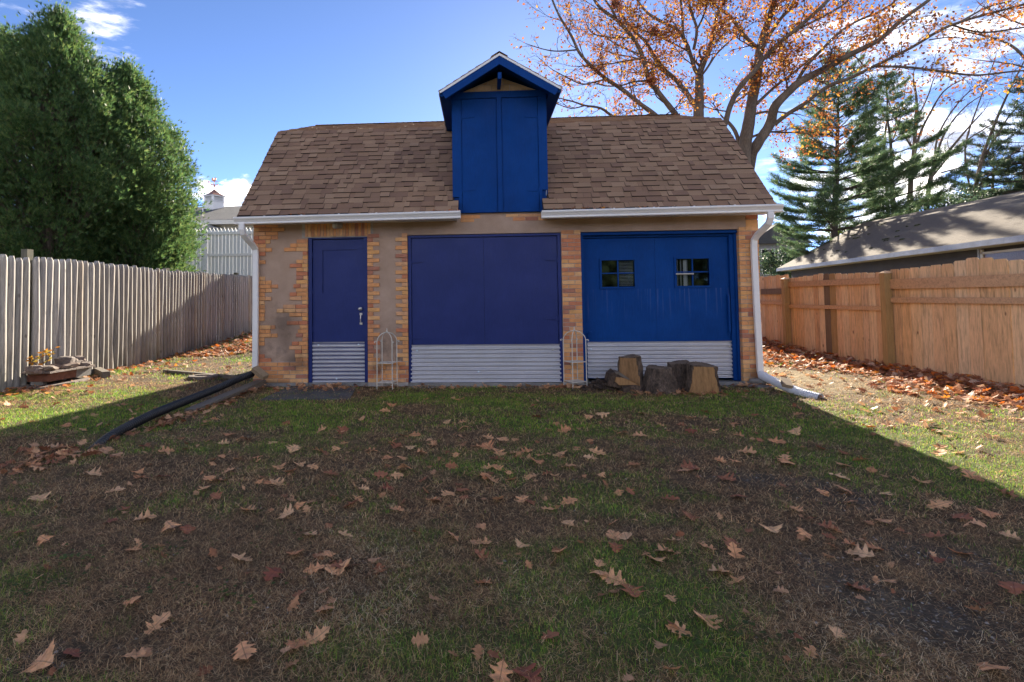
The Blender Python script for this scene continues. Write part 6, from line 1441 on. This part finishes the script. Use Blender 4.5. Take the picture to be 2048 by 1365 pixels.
def rbox(m, hx, z0, z1, c=(cxx, yc)):
    co, si = math.cos(rotc), math.sin(rotc); q = [(-hx, -hx), (hx, -hx), (hx, hx), (-hx, hx)]; q = [(c[0] + a * co - b * si, c[1] + a * si + b * co) for a, b in q]; m.hexa([(a, b, z0) for a, b in q], [(a, b, z1) for a, b in q])
hh = hwc * .78
m = MB(); rbox(m, hh, zb - .4, z1_); m.build('cupola_base', M['whitetrim'], cu)
m = MB(); rbox(m, hh * 1.12, z1_, z1_ + .05); rbox(m, hh * 1.1, z2_ - .02, z2_ + .06); m.build('cornice', M['whitetrim'], cu)
m = MB(); co, si = math.cos(rotc), math.sin(rotc)
for a, b in ((-1, -1), (1, -1), (1, 1), (-1, 1)): c = (cxx + (a * co - b * si) * hh * .9, yc + (a * si + b * co) * hh * .9); rbox(m, hh * .12, z1_ + .05, z2_ - .02, c)
m.build('corner_post', M['whitetrim'], cu)
for i in range(6): m = MB(); z = z1_ + .06 + (z2_ - z1_ - .1) * i / 6; rbox(m, hh * .86, z, z + .025); m.build('louver', M['whitetrim'], cu)
m = MB(); rbox(m, hh * .78, z1_ + .05, z2_ - .02); m.build('louver_core', M['greysiding'], cu)
m = MB(); prof = [(1.22, 0), (.86, .18), (.55, .42), (.30, .72), (.06, 1.0)]; vs = []
for s, f in prof:
    for a, b in ((-1, -1), (1, -1), (1, 1), (-1, 1)): vs.append((cxx + (a * co - b * si) * hh * s, yc + (a * si + b * co) * hh * s, z2_ + .06 + (z3_ - z2_ - .06) * f))
m.add(vs, [(i * 4 + k, i * 4 + (k + 1) % 4, (i + 1) * 4 + (k + 1) % 4, (i + 1) * 4 + k) for i in range(4) for k in range(4)]); m.build('copper_roof', M['copper'], cu)
wv = thing('weathervane', 'copper rooster weathervane on top of the cupola', 'weathervane'); zt3 = def_(428, 353).z; U = (zt3 - z3_) / 26.0
m = MB(); m.tube([(cxx, yc, z3_ - .1), (cxx, yc, z3_ + 19 * U)], .022, 6); m.build('rod', M['copper'], wv)
m = MB(); zc_ = z3_ + 15 * U; m.tube([(cxx - 11 * U, yc, zc_), (cxx + 6 * U, yc, zc_)], .018, 5); m.prism([(-13.5, -1), (-9.5, -1.6), (-9.5, 1.6), (-13.5, 1)], lambda a, b, d_: (cxx + a * U, d_, zc_ + b * U), yc - .02, yc + .02); m.prism([(5, -1), (8, 0), (5, 1)], lambda a, b, d_: (cxx + a * U, d_, zc_ + b * U), yc - .02, yc + .02); m.build('arrow', M['copper'], wv)
m = MB(); m.tube([(cxx - 5 * U, yc - .2, z3_ + 9.5 * U), (cxx + 6 * U, yc + .2, z3_ + 9.5 * U)], .015, 5); m.tube([(cxx - 1 * U, yc - .5, z3_ + 9.5 * U), (cxx + 1 * U, yc + .5, z3_ + 9.5 * U)], .015, 5); m.lathe([(.0001, -.1), (.07, -.06), (.07, .06), (.0001, .1)], (cxx, yc, z3_ + 7.5 * U), 8)
for a in (-5, 6): m.box(cxx + a * U - .05, cxx + a * U + .05, yc - .02, yc + .02, z3_ + 8.3 * U, z3_ + 10.5 * U)
m.build('direction_arms', M['copper'], wv)
roo = [(-5, 1.5), (-6.5, 4), (-6.8, 7), (-5.5, 9.2), (-3.5, 9.6), (-2, 8.5), (-1.6, 6), (-.2, 5), (1.2, 6), (.8, 8.4), (1.6, 10.2), (3.4, 10.6), (4.4, 9.4), (5.6, 8.8), (4.5, 8.0), (4.8, 5), (3.6, 2.4), (1, 1.0), (.6, 0), (-.6, 0), (-1, 1.2)]
m = MB(); m.prism([(a, b) for a, b in roo][::-1], lambda a, b, d_: (cxx + a * U * .8, d_, zc_ + .3 * U + b * U * .8), yc - .025, yc + .025); m.build('rooster', M['copper'], wv)
vp = def_(424.5, 421.5); m = MB(); m.tube([(vp.x, 29.0, vp.z - .6), (vp.x, 29.0, vp.z + .35)], .045, 8); m.build('vent_pipe', M['whitetrim'], nh)

# ------------------------------------------------------------------ right neighbour
rh = thing('neighbour_house', 'low dark house with a weathered brown hip roof, behind the new fence', 'house')
e0 = Vector((12.55, -3.0, 2.70)); e1 = at_z(1550, 536, 2.70); e1 = Vector((15.4, 21.5, 2.70)); 
e2048 = at_z(2048, 470, 2.70); d_ = (e1 - e2048); e0 = e2048 - d_ * .55
r1 = at_z(1725, 446, 4.6); r2 = at_z(2048, 382, 4.6); r0 = r2 - (r1 - r2) * .9
far = Vector((4.5, .4, 0))
fe1 = e1 + Vector((4.6, -.3, 0)); fe0 = e0 + Vector((10.5, -.3, 0))
mb = MB(); mb.add([e0, e1, r1, r0], [(0, 1, 2, 3)]); mb.add([e1, fe1, r1], [(0, 1, 2)]); mb.add([r0, r1, fe1, fe0], [(0, 1, 2, 3)])
mb.add([p - Vector((0, 0, .10)) for p in (e0, e1, fe1, fe0)], [(3, 2, 1, 0)]); mb.build('roof', M['old_roof'], rh)
dd = (e1 - e0).normalized(); nn = Vector((-dd.y, dd.x, 0))
if nn.x > 0: nn = -nn
ln = (e1 - e0).length; k = 0; s = 0
while s < ln:      # fascia boards in lengths
    L = min(4.9, ln - s); a = e0 + dd * (s + .003); b = e0 + dd * (s + L - .003); m = MB(); m.obox((a + b) / 2 + nn * .012 + Vector((0, 0, -.075)), (b - a) / 2, nn * .012, Vector((0, 0, .075))); m.build('fascia_board', M['bluegreytrim'], rh); s += L
m = MB(); m.obox((e1 + fe1) / 2 + Vector((0, .02, -.075)), (fe1 - e1) / 2, (0, .012, 0), (0, 0, .075)); m.build('fascia_board', M['bluegreytrim'], rh)
m = MB(); a, b = e0 - nn * .55, e1 - nn * .55 - dd * .5; m.obox((a + b) / 2 + Vector((0, 0, -1.45)), (b - a) / 2, nn * .05, (0, 0, 1.33)); m.build('wall', M['housewall'], rh)
m = MB(); m.obox((a + b) / 2 + nn * .28 + Vector((0, 0, -.14)), (b - a) / 2, nn * .25, (0, 0, .02)); m.build('soffit', M['creamtrim'], rh)
def onwall(u, v):   # point on the wall plane
    o_ = a; n_ = Vector((-dd.y, dd.x, 0)); dr = ray(u, v); t_ = (o_ + nn * .06 - CPOS).dot(n_) / dr.dot(n_); return CPOS + dr * t_
q0, q1 = onwall(1975, 508), onwall(2048, 497); wt = (q1 - q0).normalized(); wl0 = onwall(1968, 512)
W0 = wl0 + nn * .02; W0.z = q1.z - .02; L = 2.6
def wbar(c, hl, hz, name, mt, dep=.02): m = MB(); m.obox(c, -dd * hl, nn * dep, Vector((0, 0, hz))); return m.build(name, mt, par_)
par_ = rh; wo = wbar(W0 - dd * L / 2 - Vector((0, 0, .45)), L / 2, .46, 'window', M['brownpane'], .01); par_ = wo
wbar(W0 - dd * L / 2 + nn * .02, L / 2 + .05, .03, 'frame', M['creamtrim']); wbar(W0 + nn * .02 - Vector((0, 0, .4)), .05, .50, 'frame', M['creamtrim']); wbar(W0 + dd * .12 + nn * .02 - Vector((0, 0, .3)), .04, .60, 'frame', M['bluegreytrim'])
# moss tufts on the roof slope
pn = (r1 - e1).cross(e0 - e1).normalized(); pn = pn if pn.z > 0 else -pn
def onroof(u, v): dr = ray(u, v); t_ = (e1 - CPOS).dot(pn) / dr.dot(pn); return CPOS + dr * t_
ms = MB()
for (u, v, w) in [(1765, 449, 22), (1736, 455, 8), (1709, 471, 16), (1712, 477, 14), (1697, 479, 8), (1739, 469, 8), (1795, 463, 10), (1836, 451, 12), (1803, 480, 12), (1795, 474, 10), (1772, 479, 14), (1744, 497, 10), (1773, 482, 10), (1649, 500, 7), (1676, 502, 9), (1663, 513, 7), (1625, 522, 6), (1693, 505, 8), (1815, 454, 6)]:
    c = onroof(u, v); sc = w / 2 * (c.y - CPOS.y) / CF
    for k in range(5):
        o_ = c + dd * rng.uniform(-1, 1) * sc * 1.2 + pn * .01; n = 7; ring = [o_ + dd * (sc * .7 * math.cos(6.28 * i / n) * rng.uniform(.7, 1.2)) + (r1 - e1).normalized() * (sc * .5 * math.sin(6.28 * i / n) * rng.uniform(.6, 1.2)) for i in range(n)]
        ms.add(ring + [o_ + pn * .035], [(i, (i + 1) % n, n) for i in range(n)])
ms.build('moss', M['moss'], rh, kind='stuff')

# ------------------------------------------------------------------ far house with white-framed windows
fh = thing('far_house', 'far grey house with white-framed windows between the garage and the brown roof', 'house'); YF = 40.0
P = lambda u, v: at_y(u, v, YF)
x0, x1, zt_, zb_ = P(1500, 500).x, P(1612, 500).x, P(1560, 488).z, 0
m = MB(); m.box(x0, x1, YF, YF + 6, 0, zt_); m.build('wall', M['greysiding'], fh)
m = MB(); za_ = zt_; m.prism([(x0 - .4, za_), (x1 + .4, za_), ((x0 + x1) / 2, za_ + 1.7)], lambda a, b, d_: (a, d_, b), YF - .4, YF + 6.4); m.build('roof', M['grey_roof'], fh)
for a, b in ((1523, 1537), (1539, 1554), (1570, 1583), (1585, 1597), (1549, 1556)):
    m = MB(); m.box(P(a, 500).x, P(b, 500).x, YF - .04, YF - .01, P(a, 549).z, P(a, 500).z); w_ = m.build('window', M['glass'], fh); m = MB(); f = .07; X0, X1, Z0, Z1 = P(a, 500).x, P(b, 500).x, P(a, 549).z, P(a, 500).z
    m.box(X0 - f, X0, YF - .08, YF - .01, Z0 - f, Z1 + f); m.box(X1, X1 + f, YF - .08, YF - .01, Z0 - f, Z1 + f); m.box(X0, X1, YF - .079, YF - .01, Z1, Z1 + f); m.box(X0, X1, YF - .079, YF - .01, Z0 - f, Z0); m.build('frame', M['whitetrim'], w_)

# far-off wood behind the viewpoint, across the open ground
rnd = np.random.default_rng(99); n = 18000
az = rnd.uniform(-1.25, 1.25, n); rr = rnd.normal(75, 4, n); hx = 7 + 3.5 * vnoise(az * 40, az * 0, .5, 3) + 3 * vnoise(az * 40, az * 0, 2.1, 9); hz = hx * rnd.random(n) ** .85 - .3
T_ = np.stack([np.sin(az) * rr, -np.cos(az) * rr, hz], 1); A_ = rnd.normal(0, 1, (n, 3)); A_ /= np.linalg.norm(A_, axis=1)[:, None]; B_ = np.cross(A_, rnd.normal(0, 1, (n, 3))); B_ /= np.linalg.norm(B_, axis=1)[:, None]
V = np.stack([T_, T_ + A_ * .9 + B_ * .5, T_ + A_ * 1.8, T_ + A_ * .9 - B_ * .5], 1).reshape(-1, 3); Bn = np.arange(n)[:, None] * 4
tag(link('distant_wood', np_mesh('distant_wood', V, np.concatenate([Bn + [0, 1, 2], Bn + [0, 2, 3]], 0), M['hemlock'])), 'far-off dark wood mirrored in the panes of the right door', 'wood', kind='stuff')
